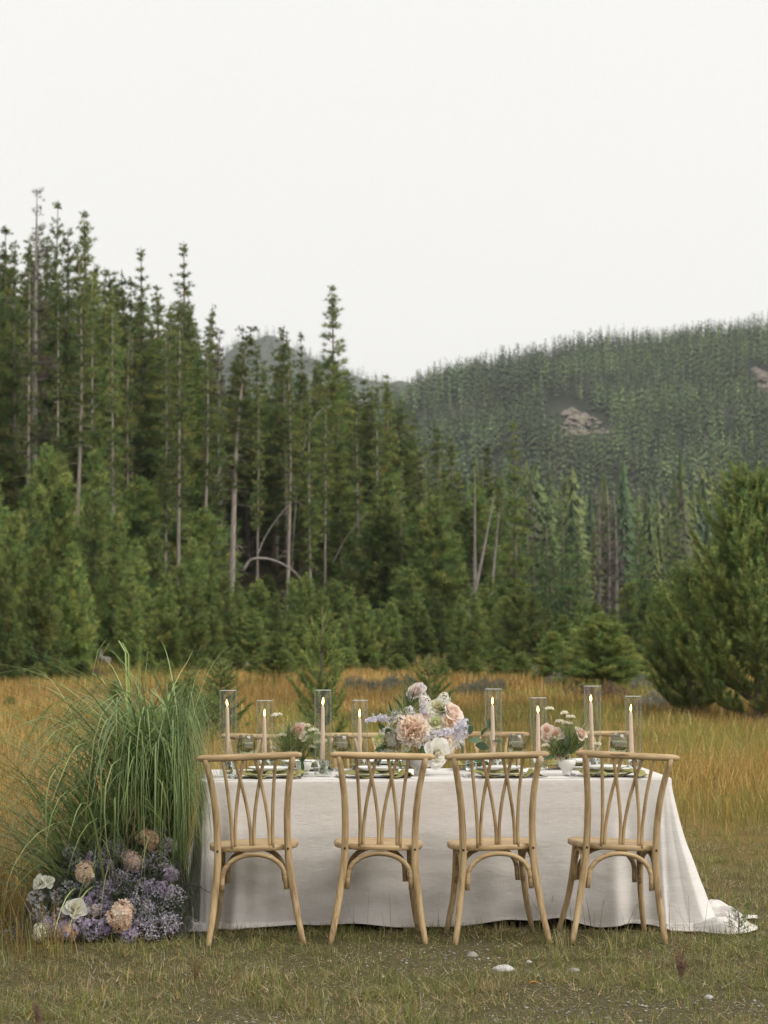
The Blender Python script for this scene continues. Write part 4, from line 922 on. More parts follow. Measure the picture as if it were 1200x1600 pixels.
# ================================================================== chairs
def post_y(z): return float(np.interp(z, [0, .12, .25, .44, .55, .70, .80, .89], [-.262, -.23, -.207, -.19, -.19, -.205, -.225, -.255]))
def make_chair(loc, rz, label, group):
    o = thing('dining_chair', loc, label, 'chair', group, rz)
    # seat: rounded trapezoid with softened edge
    a = np.linspace(0, 2 * math.pi, 48, endpoint=False); sgn = lambda v, p: np.sign(v) * np.abs(v) ** p
    sx_ = 0.212 * sgn(np.cos(a), .72); sy_ = 0.21 * sgn(np.sin(a), .72); sx_ = sx_ * (1 + 0.06 * sy_ / .21)
    rows = [np.c_[sx_ * .2, sy_ * .2, np.full(48, .462)], np.c_[sx_ * .8, sy_ * .8, np.full(48, .464)], np.c_[sx_ * .965, sy_ * .965, np.full(48, .467)], np.c_[sx_ * .992, sy_ * .992, np.full(48, .463)], np.c_[sx_, sy_, np.full(48, .456)], np.c_[sx_, sy_, np.full(48, .446)], np.c_[sx_ * .985, sy_ * .985, np.full(48, .440)], np.c_[sx_ * .2, sy_ * .2, np.full(48, .440)]]
    V = np.vstack(rows); i_, j_ = np.meshgrid(np.arange(7), np.arange(48), indexing='ij'); F = np.stack([i_ * 48 + j_, (i_ + 1) * 48 + j_, (i_ + 1) * 48 + (j_ + 1) % 48, i_ * 48 + (j_ + 1) % 48], -1).reshape(-1, 4)
    mb = MB().add(V, F); q_ = np.arange(48); mb.add(np.vstack([rows[0], [0, 0, .462]]), np.c_[q_, (q_ + 1) % 48, np.full(48, 48)][:, ::-1]); mb.add(np.vstack([rows[-1], [0, 0, .44]]), np.c_[q_, (q_ + 1) % 48, np.full(48, 48)])
    mb.build('seat', M['wood_x'], o)
    # top rail, gently bowed backwards, rounded ends
    t = np.linspace(-1, 1, 25); rad = 0.0165 * np.clip((1 - np.abs(t) ** 30), .55, 1)
    MB().add(*tube(np.c_[t * .247, -.262 + .018 * t ** 2, np.full(25, .888)], rad, 12)).build('top_rail', M['wood_x'], o)
    for s in (-1, 1):
        zs = np.array([0, .12, .25, .36, .44, .55, .66, .76, .885]); xs = np.array([.225, .203, .184, .170, .166, .166, .171, .183, .205]) * s
        p = smooth_path([[x_, post_y(z_), z_] for x_, z_ in zip(xs, zs)], 30); rr_ = np.interp(p[:, 2], [0, .15, .4, .6, .89], [.0125, .016, .0175, .0165, .0145])
        po = MB().add(*tube(p, rr_, 12)).build('back_post', M['wood_z'], o)
        for z_, dx in ((.452, s * .168),): MB().add(*tube(np.array([[dx - s * .002, post_y(z_) - .014, z_ - .004], [dx - s * .002, post_y(z_) - .0195, z_ - .004]]), .0055, 8)).build('bolt', M['bolt'], po)
        p = smooth_path([[s * .158, .150, .442], [s * .166, .160, .30], [s * .182, .178, .16], [s * .214, .214, 0]], 20)
        lg = MB().add(*tube(p, np.linspace(.0175, .0125, 20), 12)).build('front_leg', M['wood_z'], o)
        MB().add(*tube(np.array([[s * .168, .147, .265], [s * .168, .1415, .265]]), .0045, 8)).build('bolt', M['bolt'], lg)
    def arch(p0, p1, z0, zt, name):
        p0 = np.array(p0, float); p1 = np.array(p1, float); a_ = np.linspace(0, math.pi, 25); u = .5 - .5 * np.cos(a_); u = u * .98 + .01
        P_ = np.c_[p0[0] + (p1[0] - p0[0]) * u, p0[1] + (p1[1] - p0[1]) * u, z0 + .045 + (zt - z0 - .045) * np.sin(a_) ** .85]
        P_ = np.vstack([[p0[0], p0[1], z0], P_, [p1[0], p1[1], z0]])
        MB().add(*tube(P_, .0118, 10)).build(name, M['wood_x'], o)
    arch((-.152, -.200), (.152, -.200), .258, .426, 'rear_brace'); arch((-.138, .150), (.138, .150), .262, .426, 'front_brace')
    for s in (-1, 1): arch((s * .172, -.172), (s * .160, .135), .262, .426, 'side_brace')
    # crossing back spindles
    for xb, tops in ((-.088, (-.125, -.026)), (0, (-.072, .072)), (.088, (.026, .125))):
        for s, xt in zip((-1, 1), tops):
            t = np.linspace(0, 1, 16); z_ = .455 + t * .428; bow = np.where(t < .16, 0, ((t - .16) / .84) ** 1.55)
            x_ = xb + s * .0078 + (xt - xb - s * .0078) * bow; y_ = np.array([post_y(k) for k in z_]) + .004 * s * np.sin(t * 3.14) - .004
            MB().add(*tube(np.c_[x_, y_, z_], .0082, 8, True, .85)).build('spindle', M['wood_z'], o)
    return o
first = None
near = [(402, 11.66, 1.5, 'bentwood chair beside the ornamental grass, angled toward the table centre'), (587, 11.70, 2, 'bentwood chair second from the ornamental grass on the open side of the table'),
        (771, 11.68, 5, 'bentwood chair second from the trailing tablecloth corner on the open side'), (948, 11.66, 5, 'turned bentwood chair beside the trailing tablecloth corner with a dark knot on its rail')]
far = [(402, 13.32, 180, 'bentwood chair tucked on the meadow side behind the two candles next to the grass plume'), (574, 13.35, 181, 'bentwood chair on the meadow side behind the third and fourth candles'),
       (755, 13.42, 176, 'bentwood chair on the meadow side behind the central bouquet foliage'), (926, 13.48, 182, 'bentwood chair on the meadow side behind the last two candles')]
for px, D, a, lb in near + far:
    g_ = 'bentwood chairs around the table'
    if first is None: o = first = make_chair((wx(px, D), D, 0), R(a), lb, g_)
    else: o = copy_tree(first); o.location = (wx(px, D), D, 0); o.rotation_euler = (0, 0, R(a)); o['label'] = lb
    roll = {402: -2.0, 587: 1.4, 771: -1.3, 948: 3.2}.get(px, 0); o.rotation_euler = (0, R(roll), R(a)); o.location.z = -.006 if roll else 0   # uneven ground
    chair_last_near = o if px == 948 else globals().get('chair_last_near')
kn = MB(); kn.add(*tube(np.array([[-.09, -.2781, .893], [-.06, -.2788, .8915], [-.03, -.2787, .894], [.0, -.2785, .892]]), [.0012, .004, .0045, .001], 6, True, .3)); kn.build('knot', M['bolt'], chair_last_near)

# ================================================================== tableware
TZ = TH + 0.0015
def tpos(px, D, z=TZ): return np.array([wx(px, D), D, z])
def instance(proto, loc, label, rz=0.0):
    o = copy_tree(proto); o.location = [float(v) for v in loc]; o.rotation_euler = (0, 0, rz); o['label'] = label; return o

# hurricane cylinders, holders and taper candles
def cylinder_glass(loc, Hh, r, label):
    o = thing('hurricane_glass', loc, label, 'candle glass', 'hurricane glasses on the table'); t = .0028
    V, F = lathe([(r, .004), (r, Hh - .001), (r - t / 2, Hh), (r - t, Hh - .001), (r - t, .010), (0.0005, .010), (.0005, .001), (r - .003, .001)], 40)
    MB().add(V, F).build('cylinder', M['clear'], o)
    V, F = lathe([(r - .0035, Hh - .0012), (r + .0006, Hh - .0012), (r + .0006, Hh + .0008), (r - .0035, Hh + .0008)], 40, True)
    MB().add(V, F).build('rim', M['rim'], o)
M['rim'] = plain('rim_glass', (0.55, 0.58, 0.57), 0.15, 0, 10, 0.8)
def holder(loc, label):
    o = thing('candle_holder', loc, label, 'candle holder', 'glass candle holders on the table')
    V, F = lathe([(.0004, 0), (.024, 0), (.026, .004), (.0235, .02), (.027, .045), (.0305, .066), (.0305, .069), (.014, .069), (.0125, .050), (.0004, .050)], 24)
    MB().add(V, F).build('body', M['holder'], o)
def candle(loc, Hh, label, lean=(0, 0)):
    o = thing('taper_candle', loc, label, 'candle', 'blush taper candles'); o.rotation_euler = (lean[0], lean[1], 0)
    MB().add(*lathe([(.0004, 0), (.0122, 0), (.0118, .03), (.0088, Hh - .02), (.0076, Hh - .004), (.0055, Hh), (.0004, Hh - .001)], 16)).build('wax', M['wax'], o)
    MB().add(*tube(np.array([[0, 0, Hh - .003], [.0008, 0, Hh + .006], [.0018, 0, Hh + .010]]), .0009, 5)).build('wick', M['wick'], o)
    h = .040; t = np.linspace(0, 1, 9); rr_ = .0062 * np.sin(np.clip(t * 1.25, 0, 1) ** .7 * math.pi * .5) * (1 - t) ** .65 * 1.35 + .0002
    h = h * rgt.uniform(.85, 1.2); V, F = lathe(np.c_[rr_ * rgt.uniform(.85, 1.2), Hh + .003 + t * h], 10); V[:, 0] += .002 * ((V[:, 2] - Hh) / h) ** 2 * rgt.normal(0, 1.0); MB().add(V, F).build('flame', M['flame'], o)
cands = [(357, 12.20, 1078, 1104, 'beside the ornamental grass'), (414, 12.62, 1094, 1120, 'before the pink rose posy'), (504.5, 12.22, 1078, 1103, 'beyond the pink rose posy'), (562, 12.66, 1094, 1122, 'beside the lavender spike of the large bouquet'),
         (770, 12.34, 1077, 1102, 'beside the eucalyptus of the large bouquet'), (840, 12.72, 1091, 1115, 'before the yarrow posy'), (924.5, 12.36, 1073, 1098, 'beyond the yarrow posy'), (987.5, 12.74, 1089, 1114, 'at the bare end of the table')]
for k, (px, D, ty, cy, wh) in enumerate(cands):
    b_ = tpos(px, D); Hh = at(px, ty, D)[2] - TZ; ch = at(px, cy, D)[2] - TZ - .0535; sz = 'tall' if k % 2 == 0 else 'shorter'
    cylinder_glass(b_, Hh, .0435, f'{sz} clear hurricane glass {wh}')
    holder(b_ + [0, 0, .0105], f'clear candle holder in the {sz} hurricane glass {wh}')
    candle(b_ + [-.002 if k != 7 else -.008, 0, .0105 + .0505], ch - .008, f'lit blush taper candle in the {sz} glass {wh}', (0, R([-.6, 0, .3, .2, -.5, .2, -1.2, -.9][k])))

# smoky goblets
def goblet(loc, label):
    o = thing('goblet', loc, label, 'goblet', 'smoky goblets on the table')
    # ribbed bowl
    prof = np.array([(.0006, .092), (.016, .094), (.033, .104), (.044, .122), (.0475, .140), (.045, .165), (.040, .190), (.0355, .214), (.0345, .214), (.039, .190), (.044, .165), (.0462, .140), (.0428, .123), (.032, .106), (.015, .097), (.0006, .095)])
    V, F = lathe(prof, 48); a_ = np.arctan2(V[:, 1], V[:, 0]); k_ = 1 + .012 * np.cos(a_ * 12) * sstep(.1, .13, V[:, 2]); V[:, :2] *= k_[:, None]
    MB().add(V, F).build('bowl', M['smoke'], o)
    V, F = lathe([(.0005, .0965), (.014, .0985), (.031, .1075), (.0415, .1245), (.0448, .140), (.0426, .165), (.040, .176), (.0005, .176)], 32); MB().add(V, F).build('water', M['water'], o)
    V, F = lathe([(.0005, 0), (.036, 0), (.036, .0015), (.012, .006), (.0045, .014), (.0036, .05), (.0045, .085), (.012, .093), (.0005, .093)], 24); MB().add(V, F).build('stem', M['smoke_foot'], o)
    return o
M['smoke_foot'] = thin_glass('smoky_stem', (0.62, 0.62, 0.52), 1.5)
gob = [(385, 12.16, 'smoky goblet between the two candles nearest the ornamental grass'), (533, 12.16, 'smoky goblet between the third and fourth candles'), (806, 12.18, 'smoky goblet between the candles beside the eucalyptus'), (965, 12.20, 'smoky goblet between the last two candles at the bare table end'),
       (456, 12.70, 'smoky goblet half hidden in the pink rose posy'), (612, 12.30, 'smoky goblet tucked under the peach bloom of the large bouquet')]
g0 = None
for px, D, lb in gob:
    if g0 is None: g0 = goblet(tpos(px, D), lb)
    else: instance(g0, tpos(px, D), lb, rgt.uniform(0, 6))

# plates, napkins, cutlery
def plate_mesh(r, name):
    V, F = lathe([(.0005, .006), (r * .62, .006), (r * .70, .010), (r * .97, .020), (r, .0205), (r, .0185), (r * .72, .004), (r * .60, 0), (.0005, 0)], 40)
    me = make_mesh(name, V, F, None, True); me.materials.append(M['plate']); return me
PL, PS = plate_mesh(.138, 'dinner_plate'), plate_mesh(.105, 'salad_plate')
def napkin(loc, seed, rz, label, hangs=True):
    g = np.random.default_rng(seed); nx_, ny_ = 34, 26; u, v = np.meshgrid(np.linspace(-1, 1, nx_), np.linspace(0, 1, ny_)); X_ = u * .165 + .02 * np.sin(v * 5 + seed); Y_ = .10 - v * .285
    # lies on the dinner plate, then waves over the rim and hangs off the table edge
    over = sstep(.42, .62, v); z = .026 - .022 * over + (.016 * np.sin(u * 7.5 + seed) + .010 * np.sin(u * 13 + 2 * seed)) * sstep(.38, .7, v) * (1 - .5 * sstep(.8, 1, v)) + .010 * sstep(.4, .7, v)
    lower = 1 - .20 * np.abs(np.sin(u * 3.1 + seed)); Y_ = .10 - v * .285 * lower
    edge_y = -(loc[1] - (TC[1] - TB_ / cT)) + (loc[0] - TC[0]) * math.tan(TROT); edge_y = edge_y if hangs else -9.; hang = np.clip(edge_y - Y_ - .004, 0, 1)
    Y2 = np.maximum(Y_, edge_y - .010 - .02 * hang); z = np.where(hang > 0, np.minimum(z, .012) - hang * .9, np.maximum(z, .0035 + .0 * z))
    V = np.stack([X_, Y2, z], -1).reshape(-1, 3); q_ = (np.arange(ny_ - 1)[:, None] * nx_ + np.arange(nx_ - 1)).ravel()
    o = link('napkin', make_mesh('napkin', V, np.stack([q_, q_ + nx_, q_ + nx_ + 1, q_ + 1], -1), None, True), M['napkin'])
    md = o.modifiers.new('thickness', 'SOLIDIFY'); md.thickness = .0022
    o.location = [float(k) for k in loc]; o.rotation_euler = (0, 0, rz); tag(o, label, 'napkin', 'olive napkins on the plates')
def fork_mesh():
    mb = MB(); mb.add(*box((0, -.06, .004), (.008, .11, .002))); mb.add(*box((0, .005, .004), (.011, .022, .002))); mb.add(*box((0, .035, .005), (.021, .04, .002)))
    for k in range(4): mb.add(*box((-.0085 + k * .0057, .077, .006), (.0027, .046, .0018)))
    return mb.mesh('fork', False)
def knife_mesh():
    mb = MB(); mb.add(*box((0, -.06, .004), (.010, .10, .004))); mb.add([[-.006, -.01, .003], [.007, -.01, .003], [.008, .08, .003], [.002, .11, .003], [-.006, .10, .003], [-.006, -.01, .005], [.007, -.01, .0045], [.008, .08, .0042], [.002, .11, .004], [-.006, .10, .005]], [[5, 6, 7], [5, 7, 8], [5, 8, 9], [0, 2, 1], [0, 3, 2], [0, 4, 3], [0, 1, 6], [0, 6, 5], [1, 2, 7], [1, 7, 6], [2, 3, 8], [2, 8, 7], [3, 4, 9], [3, 9, 8], [4, 0, 5], [4, 5, 9]])
    return mb.mesh('knife', False)
FK, KN = fork_mesh(), knife_mesh(); FK.materials.append(M['steel']); KN.materials.append(M['steel'])
def put(name, me, loc, rz, label, cat, group):
    o = link(name, me); o.location = [float(k) for k in loc]; o.rotation_euler = (0, 0, rz); return tag(o, label, cat, group)
settings = [(420, 12.165, 0, 'in front of the chair by the ornamental grass', 0), (588, 12.17, 0, 'in front of the second chair from the ornamental grass', 1), (783, 12.17, 0, 'in front of the second chair from the trailing cloth', 2), (946, 12.19, 0, 'in front of the turned chair', 3),
            (470, 12.79, 1, 'on the meadow side behind the pink rose posy', 4), (600, 12.80, 1, 'on the meadow side behind the large bouquet', 5), (758, 12.82, 1, 'on the meadow side before the eucalyptus', 6), (902, 12.83, 1, 'on the meadow side behind the yarrow posy', 7)]
for px, D, farside, wh, k in settings:
    L_ = tpos(px, D, TZ + .001); sg = -1 if farside else 1
    put('dinner_plate', PL, L_, 0, f'white dinner plate {wh}', 'plate', 'dinner plates')
    put('salad_plate', PS, L_ + [0, .012 * sg, .0295], 0, f'small white plate {wh}', 'plate', 'salad plates')
    if not farside: napkin(L_ + [.02, 0, .002], k + 1, R([4, -3, 6, -2][k]), f'olive napkin draped from the plate {wh}')
    else: napkin(L_ + [0, 0, .002], k + 1, math.pi + R(8 - k), f'olive napkin under the small plate {wh}', False)
    for q_ in range(2): put('fork', FK, L_ + [sg * (-.165 - .026 * q_), sg * (.01 - .03 * q_), 0], R(180 if farside else 0) + R(6 * q_), f'{"inner" if q_ == 0 else "outer"} steel fork beside the plate {wh}', 'fork', 'forks')
    put('knife', KN, L_ + [sg * .165, sg * -.01, 0], R(180 if farside else 0), f'steel knife beside the plate {wh}', 'knife', 'knives')
# place card with handwriting
def place_card(px, D, label, seed):
    g = np.random.default_rng(seed); o = thing('place_card', tpos(px, D, TZ + .0005), label, 'place card', None, R(3))
    mb = MB(); w_, h_ = .075, .040
    mb.add([[-w_ / 2, 0, 0], [w_ / 2, 0, 0], [w_ / 2, .014, h_], [-w_ / 2, .014, h_], [-w_ / 2, .001, 0], [w_ / 2, .001, 0], [w_ / 2, .015, h_], [-w_ / 2, .015, h_], [w_ / 2, .03, 0], [-w_ / 2, .03, 0]], [[0, 1, 2, 3], [4, 7, 6, 5], [3, 2, 6, 7], [7, 6, 8, 9]]); mb.build('card', M['card'], o, False)
    t = np.linspace(0, 1, 90); xs = -.027 + .052 * t + .0025 * np.sin(t * 60); zz = .021 + .0055 * np.sin(t * 62 + 1) * (.5 + .5 * np.abs(np.sin(t * 9 + seed))) + .005 * np.exp(-((t - .03) / .04) ** 2); wk = np.abs(t - .52) > .05
    for lo, hi in ((0, 42), (48, 90)): MB().add(*tube(np.c_[xs[lo:hi], zz[lo:hi] * .014 / h_ - .0007, zz[lo:hi]], .0008, 4)).build('handwriting', M['ink'], o)
place_card(634, 12.12, 'white tent place card with black handwriting beside the bouquet bowl', 1)
place_card(822, 12.10, 'white place card beside the napkin next to the yarrow posy', 3)
# clear tumblers
def tumbler(px, D, label):
    o = thing('tumbler', tpos(px, D), label, 'tumbler', 'clear tumblers'); V, F = lathe([(.0005, 0), (.029, 0), (.033, .085), (.0315, .085), (.028, .008), (.0005, .008)], 24); MB().add(V, F).build('glass', M['clear'], o)
    V, F = lathe([(.0005, .0082), (.0277, .0082), (.0302, .055), (.0005, .055)], 24); MB().add(V, F).build('water', M['water'], o)
tumbler(447, 12.3, 'clear water tumbler below the pink rose posy'); tumbler(930, 12.6, 'clear water tumbler beyond the yarrow posy'); tumbler(735, 12.62, 'clear water tumbler beneath the eucalyptus')

# ================================================================== flowers
def petal(w_, h_, cup, curl, c0, c1, nu=5, nv=5, ruf=0.0, g=rng):
    u, v = np.meshgrid(np.linspace(-1, 1, nu), np.linspace(0, 1, nv)); ww = w_ * np.sin(np.clip(v * .62 + .14, 0, 1) * math.pi) ** .55
    x_ = u * ww * .5; y_ = -cup * w_ * (1 - u ** 2) + cup * w_ - curl * h_ * v ** 3 + ruf * g.normal(0, 1, u.shape) * h_ * v; z_ = v * h_ * (1 - .24 * u ** 2)
    q_ = (np.arange(nv - 1)[:, None] * nu + np.arange(nu - 1)).ravel()
    c = np.array(c0)[None] * (1 - v.reshape(-1, 1)) + np.array(c1)[None] * v.reshape(-1, 1)
    return np.stack([x_, y_, z_], -1).reshape(-1, 3), np.stack([q_, q_ + 1, q_ + nu + 1, q_ + nu], -1), c
def rose(r, c_in, c_out, seed, n_p=26, open_=1.0, ruf=.010):
    """garden rose facing +Z"""
    g = np.random.default_rng(seed); mb = MB(); c_in = np.array(c_in); c_out = np.array(c_out)
    for k in range(n_p):
        t = (k + .5) / n_p; az = k * 2.39996 + g.normal(0, .15); tilt = (0.05 + 1.25 * t ** 1.1 * open_); h_ = r * (.62 + .45 * t) * g.uniform(.9, 1.1); w_ = r * (.55 + .85 * t); rad = r * (.04 + .30 * t)
        c = c_in * (1 - t) + c_out * t; V, F, C = petal(w_, h_, .22, -.10 + .35 * t, c * .96, c * g.uniform(.95, 1.04), ruf=ruf, g=g)
        ct, st = math.cos(tilt), math.sin(tilt); V = np.c_[V[:, 0], V[:, 1] * ct - V[:, 2] * st, V[:, 1] * st + V[:, 2] * ct]   # lean outward (-y)
        V[:, 1] -= rad; V[:, 2] -= r * (.25 + .35 * t); ca, sa = math.cos(az), math.sin(az); V = np.c_[V[:, 0] * ca - V[:, 1] * sa, V[:, 0] * sa + V[:, 1] * ca, V[:, 2]]
        mb.add(V, F, np.clip(C, 0, 1))
    return mb
def carnation(r, cs, seed, n_p=150, depth=.55):
    g = np.random.default_rng(seed); mb = MB(); cs = np.array(cs)
    for k in range(n_p):
        t = (k + .5) / n_p; th = math.acos(1 - 1.05 * t); az = k * 2.39996; d = np.array([math.sin(th) * math.cos(az), math.sin(th) * math.sin(az), math.cos(th)])
        c = cs[min(len(cs) - 1, int(t * len(cs) + g.uniform(-.3, .5)))] if t < 1 else cs[-1]; V, F, C = petal(r * .34 * g.uniform(.8, 1.2), r * .5, .25, g.normal(.1, .25), c * .85, np.clip(c * g.uniform(.92, 1.1), 0, 1), 4, 3, .10, g)
        V = xf(V, d * r * depth * g.uniform(.75, 1.12) * [1.1, .95, 1], d + g.normal(0, .28, 3), g.uniform(0, 6.28)); mb.add(V, F, C)
    return mb
def hydrangea(r, cs, seed, n_f=85, full=1.25):
    g = np.random.default_rng(seed); mb = MB(); cs = np.array(cs)
    for k in range(n_f):
        t = (k + .5) / n_f; th = math.acos(max(-1, 1 - full * t)); az = k * 2.39996; d = np.array([math.sin(th) * math.cos(az), math.sin(th) * math.sin(az), math.cos(th)]); p = d * r * g.uniform(.78, 1.02) * (1 + .16 * math.sin(az * 2 + seed) * math.sin(th) + .14 * math.sin(th * 5 + az * 3 + seed))
        c = cs[g.integers(0, len(cs))] * g.uniform(.8, 1.12); fr_ = frame(d + g.normal(0, .3, 3), g.uniform(0, 6.28)); s_ = r * .20 * g.uniform(.8, 1.2)
        for q_ in range(4):
            a_ = q_ * 1.5708; ca, sa = math.cos(a_), math.sin(a_); V = np.array([[0, 0, 0], [.55, .8, .15], [.0, 1.35, .25 * g.uniform(0, 2)], [-.55, .8, .15]]) * s_; V = np.c_[V[:, 0] * ca - V[:, 1] * sa, V[:, 0] * sa + V[:, 1] * ca, V[:, 2]]
            mb.add(V @ fr_.T + p, [[0, 1, 2], [0, 2, 3]], np.clip(c, 0, 1))
    return mb
def florets(P, size, cs, seed, mp=5):
    """small open florets at points P"""
    g = np.random.default_rng(seed); mb = MB(); cs = np.array(cs)
    for p in P:
        fr_ = frame(g.normal(0, 1, 3) + [0, -.7, .5], g.uniform(0, 6)); s_ = size * g.uniform(.7, 1.2); c = np.clip(cs[g.integers(0, len(cs))] * g.uniform(.85, 1.15), 0, 1)
        V = [[0, 0, 0]]; F = []
        for q_ in range(mp):
            a_ = q_ * 6.283 / mp; b_ = .45; V += [[math.cos(a_ - b_) * s_ * .8, math.sin(a_ - b_) * s_ * .8, s_ * .15], [math.cos(a_) * s_ * 1.1, math.sin(a_) * s_ * 1.1, s_ * .25], [math.cos(a_ + b_) * s_ * .8, math.sin(a_ + b_) * s_ * .8, s_ * .15]]; i0 = 1 + q_ * 3; F += [[0, i0, i0 + 1], [0, i0 + 1, i0 + 2]]
        mb.add(np.array(V) @ fr_.T + p, F, c)
    return mb
def leaf_mesh(ln, w_, c, g, bend=.3, fold=.25):
    t = np.linspace(0, 1, 7); ww = w_ * np.sin(np.clip(t, .02, .985) * math.pi) ** .75 * .5; z_ = -bend * ln * t ** 2
    V = np.vstack([np.c_[-ww, t * ln, z_ + fold * ww], np.c_[0 * t, t * ln, z_], np.c_[ww, t * ln, z_ + fold * ww]]); k = np.arange(6)
    F = np.r_[np.stack([k, k + 7, k + 8, k + 1], -1), np.stack([k + 7, k + 14, k + 15, k + 8], -1)]
    return V, F, np.tile(np.clip(np.array(c) * g.uniform(.8, 1.2), 0, 1), (21, 1))
def leaves(spots, cs, g):
    """spots: (pos, dir, length, width)"""
    mb = MB()
    for p, d, ln, w_ in spots:
        V, F, C = leaf_mesh(ln, w_, cs[g.integers(0, len(cs))], g, g.uniform(0, .4)); fr_ = frame(np.cross(d, g.normal(0, 1, 3)) + [0, -.3, .6]); d = np.asarray(d, float) / np.linalg.norm(d); z_ = fr_[:, 2] - d * fr_[:, 2].dot(d); z_ /= np.linalg.norm(z_); x_ = np.cross(d, z_)
        mb.add(V @ np.stack([x_, d, z_], 1).T + np.asarray(p), F, C)
    return mb
LEAF = np.array([[0.055, 0.095, 0.035], [0.075, 0.125, 0.045], [0.095, 0.15, 0.05]]); EUC = np.array([[0.08, 0.125, 0.07], [0.10, 0.15, 0.085], [0.07, 0.12, 0.05]])
FEATH = np.array([[0.26, 0.32, 0.12], [0.34, 0.39, 0.17], [0.20, 0.27, 0.09], [0.40, 0.41, 0.22]]); PEACH = [(0.92, 0.76, 0.63), (0.92, 0.80, 0.69), (0.93, 0.84, 0.76), (0.93, 0.88, 0.82)]; BLUSH = (0.91, 0.82, 0.77); CREAM = (0.91, 0.88, 0.78); WHITE = (0.92, 0.91, 0.88); LAV = [(0.78, 0.75, 0.85), (0.85, 0.83, 0.90), (0.72, 0.68, 0.82), (0.89, 0.88, 0.91)]; LIME = (0.62, 0.66, 0.30)

class Bouquet:
    def __init__(s, name, loc, label, cat):
        s.loc = np.array(loc, float); s.o = thing(name, loc, label, cat); s.g = np.random.default_rng(int(abs(loc[0]) * 1000) + 3); s.tie = np.array([0, 0, .07])
    def rel(s, px, py, dd): return at(px, py, s.loc[1] + dd) - s.loc
    def part(s, name, mb, m_, label=None, smooth=True):
        o = mb.build(name, m_, s.o, smooth)
        if label: o['label'] = label
        return o
    def stem(s, p, r_=.0016):
        p = np.asarray(p); mid = s.tie * .45 + p * .55; mid[2] = p[2] * .7 + s.tie[2] * .3; MB().add(*tube(smooth_path([s.tie, mid, p], 8), r_, 5)).build('stem', M['stem'], s.o)
    def flower(s, kind, px, py, rpx, dd, face, cols, name, label=None, seed=0, **kw):
        p = s.rel(px, py, dd); r_ = rpx / FPX * s.loc[1] * 1.1
        mb = {'rose': lambda: rose(r_, cols[0], cols[1], seed, **kw), 'carn': lambda: carnation(r_, cols, seed, **kw), 'hyd': lambda: hydrangea(r_, cols, seed, **kw)}[kind]()
        V, F, C = mb.arr(); V = xf(V, p, face, seed * .7); s.part(name, MB().add(V, F, C), M['petal'], label); s.stem(p - np.array(face) / np.linalg.norm(face) * r_ * .45)
    def spike(s, pts, rad, size, cols, name, seed, n_=60, label=None):
        g = np.random.default_rng(seed); P = smooth_path([s.rel(*q_) for q_ in pts], 40); k = g.integers(0, 40, n_); fall = 1 - .5 * k / 40
        s.part(name, florets(P[k] + g.normal(0, 1, (n_, 3)) * rad * fall[:, None], size, cols, seed), M['petal'], label); s.stem(P[0]); MB().add(*tube(P, .0014, 5)).build('stem', M['stem'], s.o)
    def umbel(s, px, py, wpx, dd, seed, cols=((.86, .81, .66), (.90, .86, .76), (.80, .74, .54))):
        g = np.random.default_rng(seed); p = s.rel(px, py, dd); W = wpx / FPX * s.loc[1] / 2; n_ = 60; a_ = g.uniform(0, 6.28, n_); r_ = np.sqrt(g.uniform(0, 1, n_)) * W; P = p + np.c_[np.cos(a_) * r_, np.sin(a_) * r_, -.35 * r_ ** 2 / W + g.normal(0, .0015, n_)]
        s.part('yarrow_head', florets(P, .0062, np.array(cols), seed, 4), M['petal']); s.stem(p - [0, 0, .02], .0011); mb = MB()
        for q_ in range(0, n_, 5): mb.add(*tube(np.array([p - [0, 0, .022], P[q_]]), .0006, 3, False))
        mb.build('stem', M['stem'], s.o)
    def sprays(s, px, py, spread, n_, ln, wd, dd, up, cols, name, seed, droop=(0, .8)):
        g = np.random.default_rng(seed); base = np.tile(s.rel(px, py, dd), (n_, 1)) + g.normal(0, .012, (n_, 3)); az = g.uniform(0, 6.28, n_)
        V, F, per = ribbons(base, az, np.abs(g.normal(up, spread, n_)), ln * g.uniform(.6, 1.2, n_), np.full(n_, wd), 6, g.uniform(*droop, n_), rg=g, tipw=.25, twist=2.0); o = s.part(name, MB().add(V, F, np.repeat(pick(n_, np.array(cols), .2, g), per, 0)), M['leaf'], None, False); o['kind'] = 'stuff'
    def leafset(s, spots, cs, name):
        for px, py, dd, dx, dz, ln, w_ in spots: s.part(name, leaves([(s.rel(px, py, dd), np.array([dx, s.g.normal(-.15, .25), dz]), ln, w_)], cs, s.g), M['leaf'])
# --- large central bouquet
B = Bouquet('flower_arrangement', tpos(656, 12.36), 'large bouquet of blush, peach and lavender flowers in a white footed bowl', 'flower arrangement')
V, F = lathe([(.0005, 0), (.048, 0), (.046, .006), (.024, .022), (.022, .032), (.045, .040), (.085, .058), (.108, .088), (.112, .092), (.108, .092), (.080, .064), (.04, .048), (.0005, .046)], 40); B.part('bowl', MB().add(V, F), M['ceramic'])
B.flower('carn', 646, 1143, 24, -.07, (-.15, -.8, .35), PEACH, 'peach_bloom', 'large ruffled peach bloom', 1, n_p=210)
B.flower('hyd', 628, 1134, 16, -.05, (-.5, -.5, .6), [BLUSH, CREAM, PEACH[2]], 'blush_bloom', 'pale blush ruffled bloom', 2, n_f=60)
B.flower('rose', 684, 1177, 17, -.15, (.35, -.85, -.05), (CREAM, WHITE), 'white_rose', 'white garden rose hanging over the bowl rim', 3, n_p=30)
B.flower('rose', 708, 1112, 16, -.02, (.55, -.5, .6), ((.91, .74, .62), (.92, .86, .82)), 'blush_rose', 'blush garden rose', 4, open_=.8)
